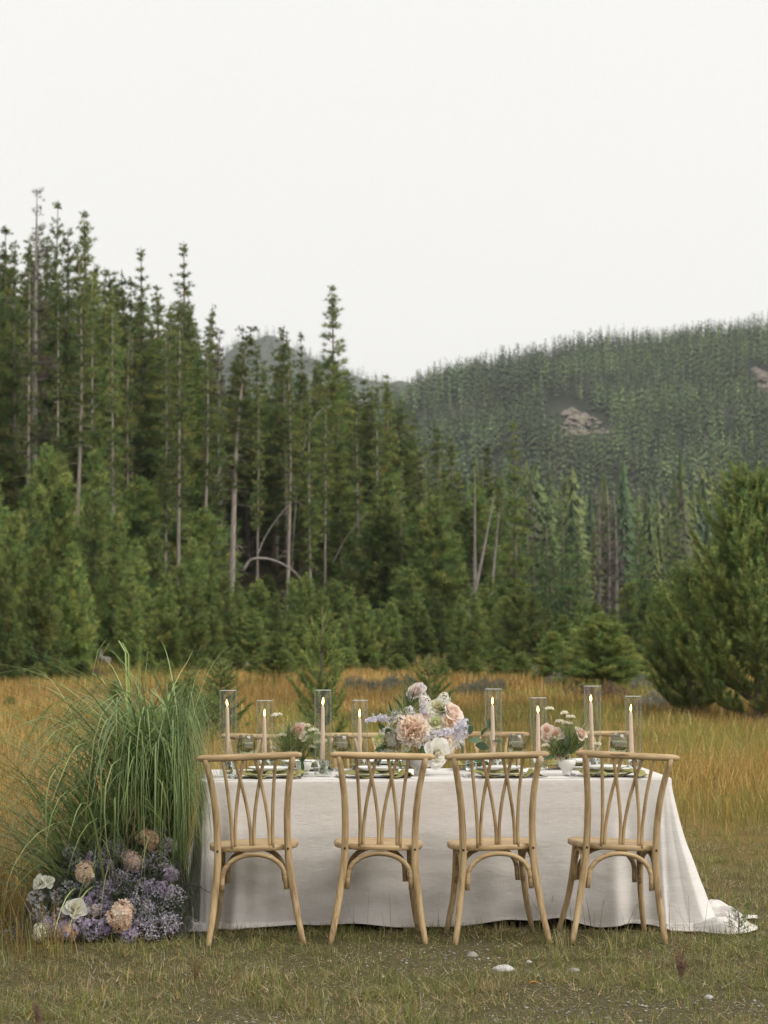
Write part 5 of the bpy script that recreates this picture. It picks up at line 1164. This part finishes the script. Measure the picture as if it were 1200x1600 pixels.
B.flower('rose', 685, 1103, 14, -.01, (-.1, -.7, .6), ((.80, .78, .50), CREAM), 'cream_rose', 'cream lisianthus with greenish heart', 5, n_p=18)
B.flower('rose', 680, 1128, 14, -.05, (.2, -.8, .4), ((.70, .74, .45), CREAM), 'cream_rose', None, 6, n_p=18)
B.flower('rose', 648, 1079, 13, .02, (-.5, -.6, .5), ((.91, .78, .72), (.92, .86, .83)), 'pale_pink_rose', 'pale pink rose rising highest', 7, open_=.9)
B.flower('rose', 658, 1124, 11, -.05, (.0, -.8, .5), ((.90, .64, .56), (.91, .74, .67)), 'pink_rose', 'small coral pink bloom', 8)
B.flower('rose', 638, 1124, 11, -.03, (-.3, -.6, .7), (WHITE, WHITE), 'white_bloom', None, 9)
B.flower('rose', 704, 1128, 10, -.06, (.3, -.8, .2), ((.86, .64, .45), (.85, .74, .62)), 'peach_bud', None, 10, n_p=14)
B.flower('carn', 616, 1134, 8, -.03, (-.4, -.7, .4), [LIME, (.66, .70, .38)], 'lime_bloom', 'small lime green bloom', 11, n_p=50)
B.flower('carn', 593, 1157, 10, -.04, (-.5, -.7, .3), [LIME, (.74, .76, .52)], 'lime_bloom', None, 12, n_p=60)
B.flower('carn', 700, 1155, 8, -.07, (.4, -.8, .1), [PEACH[1], BLUSH], 'peach_bud', None, 13, n_p=40)
B.spike([(612, 1124, -.02), (594, 1122, -.02), (574, 1126, -.02)], .012, .0075, LAV, 'lavender_spike', 1, 150, 'pale lavender flower spike reaching sideways')
B.spike([(664, 1128, -.04), (661, 1110, -.03), (659, 1092, 0)], .012, .0075, LAV, 'lavender_spike', 2, 130)
B.spike([(660, 1100, 0), (659, 1084, .01), (657, 1070, .02)], .008, .007, LAV, 'lavender_spike', 3, 70)
B.spike([(668, 1148, -.08), (690, 1146, -.08), (708, 1140, -.07), (726, 1130, -.06)], .014, .0075, LAV, 'lavender_spike', 4, 260, 'lilac flower spike under the blush rose')
B.spike([(712, 1136, -.04), (722, 1130, -.04)], .018, .0075, LAV, 'lavender_spike', 5, 140)
B.spike([(668, 1170, -.1), (648, 1164, -.1), (632, 1160, -.1)], .007, .0055, LAV, 'lavender_spike', 6, 30)
B.spike([(590, 1190, -.05), (575, 1194, -.06)], .012, .006, LAV, 'lavender_spike', 7, 36)
B.leafset([(725, 1148, -.03, .6, .5, .07, .04), (732, 1158, -.05, .8, .1, .07, .042), (742, 1165, -.05, 1, -.1, .075, .042), (728, 1140, -.02, .3, .9, .06, .036), (718, 1162, -.08, .3, -.7, .08, .045), (752, 1150, -.02, .4, .9, .06, .03), (764, 1140, -.02, 0, 1, .06, .028), (768, 1158, -.03, 1, -.05, .055, .022), (735, 1180, -.06, .8, -.5, .07, .036), (748, 1190, -.06, .9, -.4, .06, .032)], EUC, 'eucalyptus_leaf')
B.leafset([(612, 1150, -.04, -.4, .5, .06, .034), (606, 1166, -.06, -.8, -.2, .07, .04), (600, 1182, -.08, -.6, -.5, .07, .045), (612, 1190, -.1, -.3, -.8, .07, .045), (622, 1185, -.12, .1, -.9, .08, .045), (634, 1182, -.12, .3, -.8, .07, .042), (592, 1190, -.07, -.8, -.3, .06, .035), (605, 1145, -.02, -.6, .6, .07, .036), (660, 1168, -.1, .2, -.6, .05, .03), (628, 1110, 0, -.4, .8, .09, .03), (618, 1120, 0, -.5, .8, .1, .03), (690, 1118, -.02, .3, .8, .06, .03), (700, 1098, .0, .2, .9, .05, .026), (640, 1172, -.12, -.2, -.8, .06, .035)], LEAF, 'leaf')
B.sprays(630, 1135, .45, 340, .15, .0034, .0, .5, FEATH * 1.1 * .95, 'feathery_grass', 1); B.sprays(640, 1110, .3, 80, .14, .004, .03, .35, LEAF * 1.2, 'needle_spray', 2, (0, .3)); B.sprays(690, 1125, .4, 140, .12, .003, .02, .5, FEATH * .8, 'feathery_grass', 3)
for k_, (px, py, r_, cc_) in enumerate([(672, 1116, 10, [CREAM, WHITE]), (664, 1142, 11, [LAV[1], LAV[3], BLUSH]), (694, 1140, 10, [CREAM, BLUSH]), (622, 1150, 11, [BLUSH, CREAM]), (668, 1158, 9, [PEACH[2], BLUSH]), (716, 1148, 9, [LAV[0], LAV[3]]), (640, 1112, 8, [LAV[1], WHITE]), (697, 1120, 8, [WHITE, CREAM]), (606, 1146, 11, [CREAM, LAV[3]]), (612, 1162, 11, [BLUSH, CREAM, WHITE]), (598, 1172, 9, [LAV[1], LAV[3]]), (630, 1166, 10, [CREAM, LIME]), (702, 1166, 10, [BLUSH, CREAM]), (716, 1160, 9, [LAV[1], WHITE]), (724, 1142, 10, [LAV[0], LAV[3]]), (664, 1096, 9, [WHITE, BLUSH]), (694, 1092, 9, [CREAM, WHITE]), (620, 1120, 9, [LAV[1], WHITE])]):
    B.flower('hyd', px, py, r_, -.02, (.1 * (px - 660) / 20, -.8, .5), cc_, 'filler_bloom', None, 130 + k_, n_f=46)
# --- pink rose posy
B = Bouquet('flower_posy', tpos(474, 12.42), 'low wispy posy with one pink rose and cream yarrow heads', 'flower arrangement')
V, F = lathe([(.0005, 0), (.028, 0), (.026, .008), (.035, .03), (.047, .065), (.045, .066), (.033, .034), (.0005, .02)], 32); B.part('bowl', MB().add(V, F), M['ceramic'])
B.flower('rose', 463, 1140, 12, -.02, (-.5, -.6, .5), ((.86, .48, .42), (.92, .80, .77)), 'pink_rose', 'pink rose with a coral heart', 21)
B.flower('rose', 473, 1149, 7, -.04, (.2, -.8, .4), (BLUSH, CREAM), 'blush_bud', None, 22, n_p=14)
for k, (px, py, w_) in enumerate([(433, 1114, 19), (478, 1131, 16), (489, 1138, 18), (500, 1144, 16), (440, 1146, 15), (437, 1158, 16), (496, 1158, 14), (482, 1150, 14), (505, 1155, 12), (428, 1166, 12), (488, 1165, 13)]): B.umbel(px, py, w_, [-.03, .02, -.04, 0][k % 4], 40 + k)
B.sprays(462, 1172, .5, 520, .17, .0034, 0, .5, FEATH * 1.15, 'feathery_grass', 5, (-.1, 1.2)); B.sprays(494, 1178, .4, 380, .13, .0034, 0, .5, FEATH * 1.15, 'feathery_grass', 6, (-.1, 1.0))
B.sprays(474, 1188, .3, 16, .17, .007, -.03, .7, LEAF * 1.4, 'strap_leaf', 7, (1.2, 2.4)); B.sprays(445, 1172, .5, 260, .12, .0034, 0, .6, FEATH * 1.15, 'feathery_grass', 8, (-.1, .9))
B.leafset([(452, 1160, -.03, -.2, .8, .09, .028), (470, 1185, -.05, .1, -.7, .09, .03), (486, 1190, -.05, .3, -.8, .08, .028), (460, 1188, -.05, -.3, -.7, .07, .028), (472, 1165, -.02, .2, .9, .08, .024), (500, 1192, -.05, .7, -.5, .08, .024), (440, 1180, -.05, -.8, -.3, .07, .022), (448, 1196, -.07, -.6, -.6, .06, .024)], LEAF * 1.1, 'leaf')
# --- yarrow posy in the footed bowl
B = Bouquet('flower_posy', tpos(884, 12.26), 'small posy of blush roses and cream yarrow in a white footed bowl', 'flower arrangement')
V, F = lathe([(.0005, 0), (.026, 0), (.027, .005), (.022, .014), (.030, .028), (.043, .055), (.047, .080), (.045, .081), (.040, .056), (.0005, .03)], 36); a_ = np.arctan2(V[:, 1], V[:, 0]); V[:, :2] *= (1 + .02 * np.cos(a_ * 14) * sstep(.02, .05, V[:, 2]))[:, None]; B.part('bowl', MB().add(V, F), M['ceramic'])
for k, (px, py, r_, f_) in enumerate([(853, 1140, 9, (-.5, -.7, .4)), (868, 1146, 9, (-.1, -.8, .4)), (909, 1146, 10, (.5, -.5, .6)), (876, 1180, 8, (-.2, -.9, .1)), (851, 1152, 6, (-.5, -.7, .2))]): B.flower('rose', px, py, r_, -.03, f_, ((.90, .68, .56), (.92, .82, .76)), 'blush_rose', None, 50 + k, n_p=18)
for k, (px, py, w_) in enumerate([(858, 1106, 12), (882, 1113, 14), (891, 1119, 14), (874, 1126, 16), (886, 1129, 16), (860, 1158, 16), (852, 1164, 14), (902, 1165, 14), (866, 1152, 12), (933, 1162, 10)]): B.umbel(px, py, w_, [-.03, .02, -.05, 0][k % 4], 70 + k)
B.sprays(890, 1172, .45, 560, .15, .0034, 0, .5, FEATH * 1.15 * .85, 'feathery_grass', 9, (-.1, .9)); B.sprays(880, 1180, .3, 120, .08, .0022, -.03, .5, LEAF * 1.1, 'needle_spray', 10, (0, .5)); B.sprays(868, 1180, .4, 260, .13, .0032, -.02, .8, FEATH * .9, 'feathery_grass', 11, (.2, 1.2))
B.leafset([(888, 1175, -.04, .1, .9, .07, .026), (872, 1172, -.04, -.3, .8, .06, .024), (900, 1172, -.03, .6, .6, .06, .024), (866, 1182, -.05, -.8, -.2, .06, .024), (884, 1168, -.05, .05, 1, .06, .03)], EUC, 'leaf')

# ================================================================== ornamental grass and the flowers heaped at its foot
g = np.random.default_rng(91)
OG = np.array([wx(222, 12.0), 12.0, 0.0])
o = thing('ornamental_grass', OG, 'tall fountain of arching green ornamental grass at the end of the table', 'ornamental grass')
BLADE = np.array([[0.155, 0.235, 0.08], [0.21, 0.30, 0.10], [0.28, 0.36, 0.135], [0.36, 0.41, 0.17], [0.145, 0.22, 0.105]])
def blades(n_, cx, sx_, z0, az, lean, ln, wd, droop, segs=12, pal=BLADE, cy=0.0, bend=(.22, .80)):
    base = np.c_[g.normal(cx, sx_, n_), g.normal(cy, .06, n_), np.maximum(0, z0 + g.normal(0, .03, n_))]
    V, F, per = ribbons(base, az(n_), np.abs(lean(n_)), ln(n_), wd(n_), segs, droop(n_), rg=g, twist=.9, bend=bend)
    V[:, 0] = np.where(V[:, 0] > .20, .20 + (V[:, 0] - .20) * .30, V[:, 0])      # held back by the hanging cloth
    V[:, 2] = np.maximum(V[:, 2], 0.012 + .02 * g.uniform(0, 1, len(V)))
    return V, F, np.repeat(pick(n_, pal, .16, g), per, 0), per, n_
U = lambda a, b_: (lambda n_: g.uniform(a, b_, n_)); Nn = lambda a, b_: (lambda n_: g.normal(a, b_, n_))
sets = [blades(250, 0.09, .08, .36, U(0, 6.28), Nn(.10, .09), U(1.1, 1.7), U(.006, .014), U(1.6, 2.9)),
        blades(220, 0.08, .09, .36, U(0, 6.28), Nn(.13, .12), U(1.0, 1.6), U(.006, .013), U(1.2, 2.7), bend=None),
        blades(130, -.08, .12, .10, Nn(math.pi, .8), Nn(.45, .2), U(1.0, 1.5), U(.006, .014), U(1.4, 2.4), bend=(.3, 1.0)),     # sweeping over to the meadow side
        blades(190, -.14, .14, .05, Nn(math.pi, .8), Nn(.55, .22), U(.9, 1.35), U(.006, .013), U(.9, 2.0), bend=None),
        blades(35, -.06, .12, .18, Nn(math.pi, .6), Nn(.22, .12), U(1.3, 1.7), U(.005, .009), U(1.6, 2.5), bend=None),
        blades(130, .12, .06, .28, Nn(0, .8), Nn(.06, .07), U(1.1, 1.65), U(.007, .014), U(2.5, 3.2), bend=(.25, .75)),         # falling straight down by the cloth
        blades(130, .13, .06, .18, Nn(0, .7), Nn(.08, .08), U(1.0, 1.5), U(.006, .011), U(2.0, 3.1), bend=(.1, .9)),
        blades(120, .03, .14, .30, Nn(-1.57, .9), Nn(.10, .11), U(1.0, 1.5), U(.006, .014), U(2.0, 3.1)),                        # towards the camera
        blades(90, -.0, .16, .18, Nn(-1.57, .9), Nn(.18, .14), U(.8, 1.4), U(.006, .013), U(1.4, 2.8), bend=None),
        blades(220, -.04, .17, .05, U(0, 6.28), Nn(.32, .24), U(.6, 1.1), U(.003, .007), U(.7, 2.6), bend=None),
        blades(60, -.2, .12, .02, Nn(math.pi, .6), Nn(.5, .2), U(.8, 1.2), U(.005, .009), U(.9, 2.0), bend=None),
        blades(260, -.02, .15, .12, U(0, 6.28), Nn(.2, .18), U(.7, 1.35), U(.003, .006), U(1.0, 2.9), 12, np.array([[.46, .41, .22], [.36, .33, .16]]), bend=None)]
V = []; F = []; C = []; off = 0
for v, f_, c, per, n_ in sets: V.append(v); F.append(f_ + off); C.append(c); off += len(v)
link('grass_blades', make_mesh('grass_blades', np.vstack(V), np.vstack(F), np.vstack(C)), M['leaf'], o)['kind'] = 'stuff'
def own_blades(s_):
    v, f_, c, per, n_ = s_; segs = per // 2 - 1
    for k in range(n_): link('grass_blade', make_mesh('grass_blade', v[k * per:(k + 1) * per], f_[k * segs:(k + 1) * segs] - k * per, c[k * per:(k + 1) * per]), M['leaf'], o)
# bold single blades, among them the tall pair that stands up and folds over
own_blades(blades(7, -.03, .014, .30, Nn(1.5, .5), Nn(.03, .03), U(1.02, 1.14), U(.014, .019), U(.1, .3), 16, np.array([[.25, .33, .11], [.31, .39, .15]]), bend=None))
own_blades(blades(3, -.045, .008, .30, Nn(math.pi, .2), Nn(.02, .02), U(1.25, 1.5), U(.012, .016), U(2.8, 3.1), 22, np.array([[.27, .35, .12]]), bend=(.68, .86)))
own_blades(blades(4, -.01, .02, .3, Nn(.3, .3), Nn(.06, .03), U(.85, 1.0), U(.009, .012), U(2.4, 3.0), 16))
own_blades(blades(6, -.03, .03, .4, Nn(math.pi, .5), Nn(.10, .06), U(1.3, 1.6), U(.003, .005), U(2.2, 2.9), 18))
own_blades(blades(16, -.05, .06, .30, Nn(math.pi, .6), Nn(.3, .14), U(1.2, 1.8), U(.007, .010), U(1.1, 2.1), 14))
own_blades(blades(14, .07, .05, .36, Nn(-.2, .5), Nn(.10, .08), U(1.0, 1.5), U(.008, .011), U(2.0, 2.8), 14))
own_blades(blades(12, .0, .10, .36, Nn(-1.57, .6), Nn(.15, .1), U(1.0, 1.5), U(.008, .011), U(2.0, 2.8), 14))
own_blades(blades(4, .12, .03, .1, Nn(.0, .4), Nn(.35, .1), U(.8, 1.0), U(.006, .008), U(1.2, 1.9), 14))

FL = np.array([wx(170, 11.66), 11.66, 0.0])
o = thing('ground_bouquet', FL, 'heap of purple statice, peach hydrangea and white blooms at the foot of the grass', 'flower arrangement')
pxs, tops = [35, 60, 90, 130, 170, 215, 255, 285, 300], [1452, 1400, 1352, 1318, 1298, 1288, 1300, 1345, 1430]
def mound(n_, grow=1.0, shell=.35, lo=0.0, px0=38, px1=292):
    """points through the heap, mostly near its surface"""
    px = g.uniform(px0, px1, n_); topz = np.array([at(p, np.interp(p, pxs, tops), 11.8)[2] for p in px]); f_ = g.uniform(lo, 1, n_); z_ = topz * f_ * grow
    y_ = 11.50 + .36 * f_ ** 1.6 + np.abs(g.normal(0, shell * .2, n_)); x_ = wx(px, y_); return np.c_[x_, y_, z_ + .01] - FL
# dark greenery filling the heap
P_ = mound(900, .97, .9); mb = MB(); mb.add(*clumps(P_, P_ * 0 + [0, -.5, .5], 9, .075, .0016, .7, pick(len(P_), np.array([[.09, .11, .075], [.13, .155, .11], [.17, .19, .16], [.13, .13, .15]]), .25, g), g))
mb.build('greenery', M['leaf'], o, False)['kind'] = 'stuff'
P_ = mound(150, 1.0, .5); mb = leaves([(p, g.normal(0, .6, 3) + [0, -.5, .3], g.uniform(.05, .09), g.uniform(.014, .025)) for p in P_], np.array([[.035, .055, .035], [.06, .085, .05], [.10, .14, .06]]), g); mb.build('foliage', M['leaf'], o, False)['kind'] = 'stuff'
PUR = [(.58, .48, .70), (.68, .59, .77), (.79, .73, .83), (.62, .50, .70)]; PALE = [(.82, .77, .85), (.90, .88, .90), (.74, .68, .80)]
def cluster(px, py, rpx, n_, cols, size, seed, name='statice_cluster'):
    gg = np.random.default_rng(seed); c0 = at(px, py, 11.47 + (1470 - py) / 430.) - FL; r_ = rpx / FPX * 11.6; d = gg.normal(0, 1, (n_, 3)); d /= np.linalg.norm(d, axis=1)[:, None]; P = c0 + d * r_ * gg.uniform(.3, 1, (n_, 1)) ** .5 * [1, .7, .9]; P[:, 2] = np.maximum(P[:, 2], .012)
    florets(P, size, cols, seed, 4).build(name, M['petal'], o)
    mb = MB(); root = c0 * [.8, 1, .2] + [0, .1, 0]
    for q_ in range(0, n_, 6): mb.add(*tube(np.array([root * .5 + c0 * .5 + [0, 0, -.02], P[q_]]), .0007, 3, False))
    mb.build('stem', M['stem'], o)
for k, (px, py, r_) in enumerate([(150, 1340, 16), (165, 1352, 13), (165, 1388, 18), (150, 1405, 17), (130, 1412, 14), (100, 1432, 18), (120, 1445, 16), (145, 1450, 18), (90, 1455, 14), (170, 1420, 14), (255, 1390, 15), (265, 1365, 13), (235, 1385, 14), (165, 1445, 14), (215, 1350, 14), (75, 1440, 12), (200, 1460, 12)]): cluster(px, py, r_ * 1.1, 170, PUR, .0075, 200 + k)
for k, (px, py, r_) in enumerate([(178, 1325, 16), (205, 1380, 22), (225, 1400, 24), (245, 1345, 18), (215, 1420, 22), (240, 1430, 22), (250, 1450, 22), (265, 1440, 16), (270, 1400, 18), (225, 1450, 18), (185, 1370, 14), (262, 1320, 12)]): cluster(px, py, r_ * 1.2, 300, PALE + PUR[:1], .0046, 260 + k, 'sea_lavender_cluster')
for k, (px, py, r_) in enumerate([(60, 1425, 16), (55, 1400, 14), (90, 1400, 16), (105, 1385, 14), (120, 1350, 14), (70, 1450, 14), (110, 1330, 14)]): cluster(px, py, r_, 90, [(.56, .55, .60), (.64, .62, .67), (.48, .52, .48)], .0065, 300 + k, 'lavender_cluster')
# arching lavender stems
P_ = mound(90, .9, .3); mb = MB(); mf = []
for p in P_:
    a_ = g.uniform(0, 6.28); l = g.uniform(.08, .2); q_ = p + [math.cos(a_) * l, -abs(math.sin(a_)) * l * .5, g.normal(.0, .05)]; q_[2] = max(q_[2], .02); pth = smooth_path([p, (p + q_) / 2 + [0, 0, .04], q_], 8); mb.add(*tube(pth, .0014, 4, False)); mf += [pth[k] + g.normal(0, .003, 3) for k in (4, 5, 6, 7) for _ in range(3)]
mb.build('stem', plain('grey_stem', (.15, .16, .15), .8, .2), o)['kind'] = 'stuff'; florets(np.array(mf), .005, [(.27, .25, .37), (.34, .32, .42), (.22, .21, .29)], 5, 4).build('lavender_sprigs', M['petal'], o)['kind'] = 'stuff'
DP = [(.88, .68, .52), (.90, .74, .60), (.82, .60, .44), (.90, .80, .70)]
def big(kind, px, py, rpx, face, cols, name, label, seed, dd=0.0, **kw):
    D = 11.46 + (1470 - py) / 480. + dd; p = at(px, py, D) - FL; r_ = rpx / FPX * D * .86; p[2] = max(p[2], r_ * .5)
    mb = hydrangea(r_, cols, seed, **kw) if kind == 'hyd' else rose(r_, cols[0], cols[1], seed, **kw); V, F, C = mb.arr(); V = xf(V, p, face, seed); V[:, 2] = np.maximum(V[:, 2], .012)
    k = MB().add(V, F, C).build(name, M['petal'], o)
    if label: k['label'] = label
big('hyd', 187, 1431, 24, (.1, -.9, .3), DP, 'peach_hydrangea', 'largest peach hydrangea head low in the heap', 1, -.03, n_f=150)
big('hyd', 132, 1362, 18, (-.2, -.9, .3), DP, 'peach_hydrangea', None, 2, -.03, n_f=100)
big('hyd', 205, 1345, 19, (.1, -.8, .4), [(.76, .62, .54), (.70, .58, .58), DP[0]], 'peach_hydrangea', 'dusky peach hydrangea half covered by grass', 3, 0, n_f=110)
big('hyd', 230, 1311, 19, (.1, -.8, .5), [DP[0], DP[2], (.84, .62, .45)], 'peach_hydrangea', 'orange-peach hydrangea at the top of the heap', 4, 0, n_f=110)
big('hyd', 105, 1455, 17, (-.1, -.9, .4), [(.66, .50, .40), (.50, .42, .56), (.62, .44, .26)], 'peach_hydrangea', 'lilac-tinged hydrangea on the ground', 5, -.03, n_f=90)
big('hyd', 145, 1422, 13, (.2, -.8, .3), [(.62, .50, .42), (.56, .50, .58)], 'peach_hydrangea', None, 6, 0, n_f=70)
big('rose', 116, 1416, 17, (.1, -.85, .45), (CREAM, (.90, .89, .82)), 'white_rose', 'white rose in the middle of the heap', 7, -.05, n_p=30, open_=.85)
big('hyd', 62, 1455, 15, (-.2, -.9, .4), [(.86, .84, .70), (.80, .80, .64)], 'cream_hydrangea', 'cream ruffled bloom on the ground', 8, -.03, n_f=90)
big('rose', 58, 1377, 14, (-.5, -.7, .3), ((.84, .84, .74), (.88, .88, .82)), 'white_rose', 'loose white bloom leaning into the meadow grass', 9, -.02, n_p=12, open_=1.2)
big('rose', 75, 1374, 11, (.5, -.7, .3), ((.82, .82, .70), (.86, .86, .78)), 'white_rose', None, 10, -.02, n_p=10)

# ================================================================== mountain air
V, F = box((0, 1600, 150), (3600, 3600, 320)); V[:, 2] = np.where(V[:, 2] < 100, -45, 330)
m = bpy.data.materials.new('mountain_air'); m.use_nodes = True; n = m.node_tree; n.nodes.clear()
mo = n.nodes.new('ShaderNodeOutputMaterial'); pv = n.nodes.new('ShaderNodeVolumePrincipled'); pv.inputs['Color'].default_value = (0.86, 0.90, 0.97, 1); pv.inputs['Density'].default_value = 0.00011; pv.inputs['Anisotropy'].default_value = 0.0
n.links.new(pv.outputs[0], mo.inputs['Volume'])
tag(link('haze', make_mesh('haze', V, F), m), 'thin bluish mountain air over the valley', None, None, 'stuff')
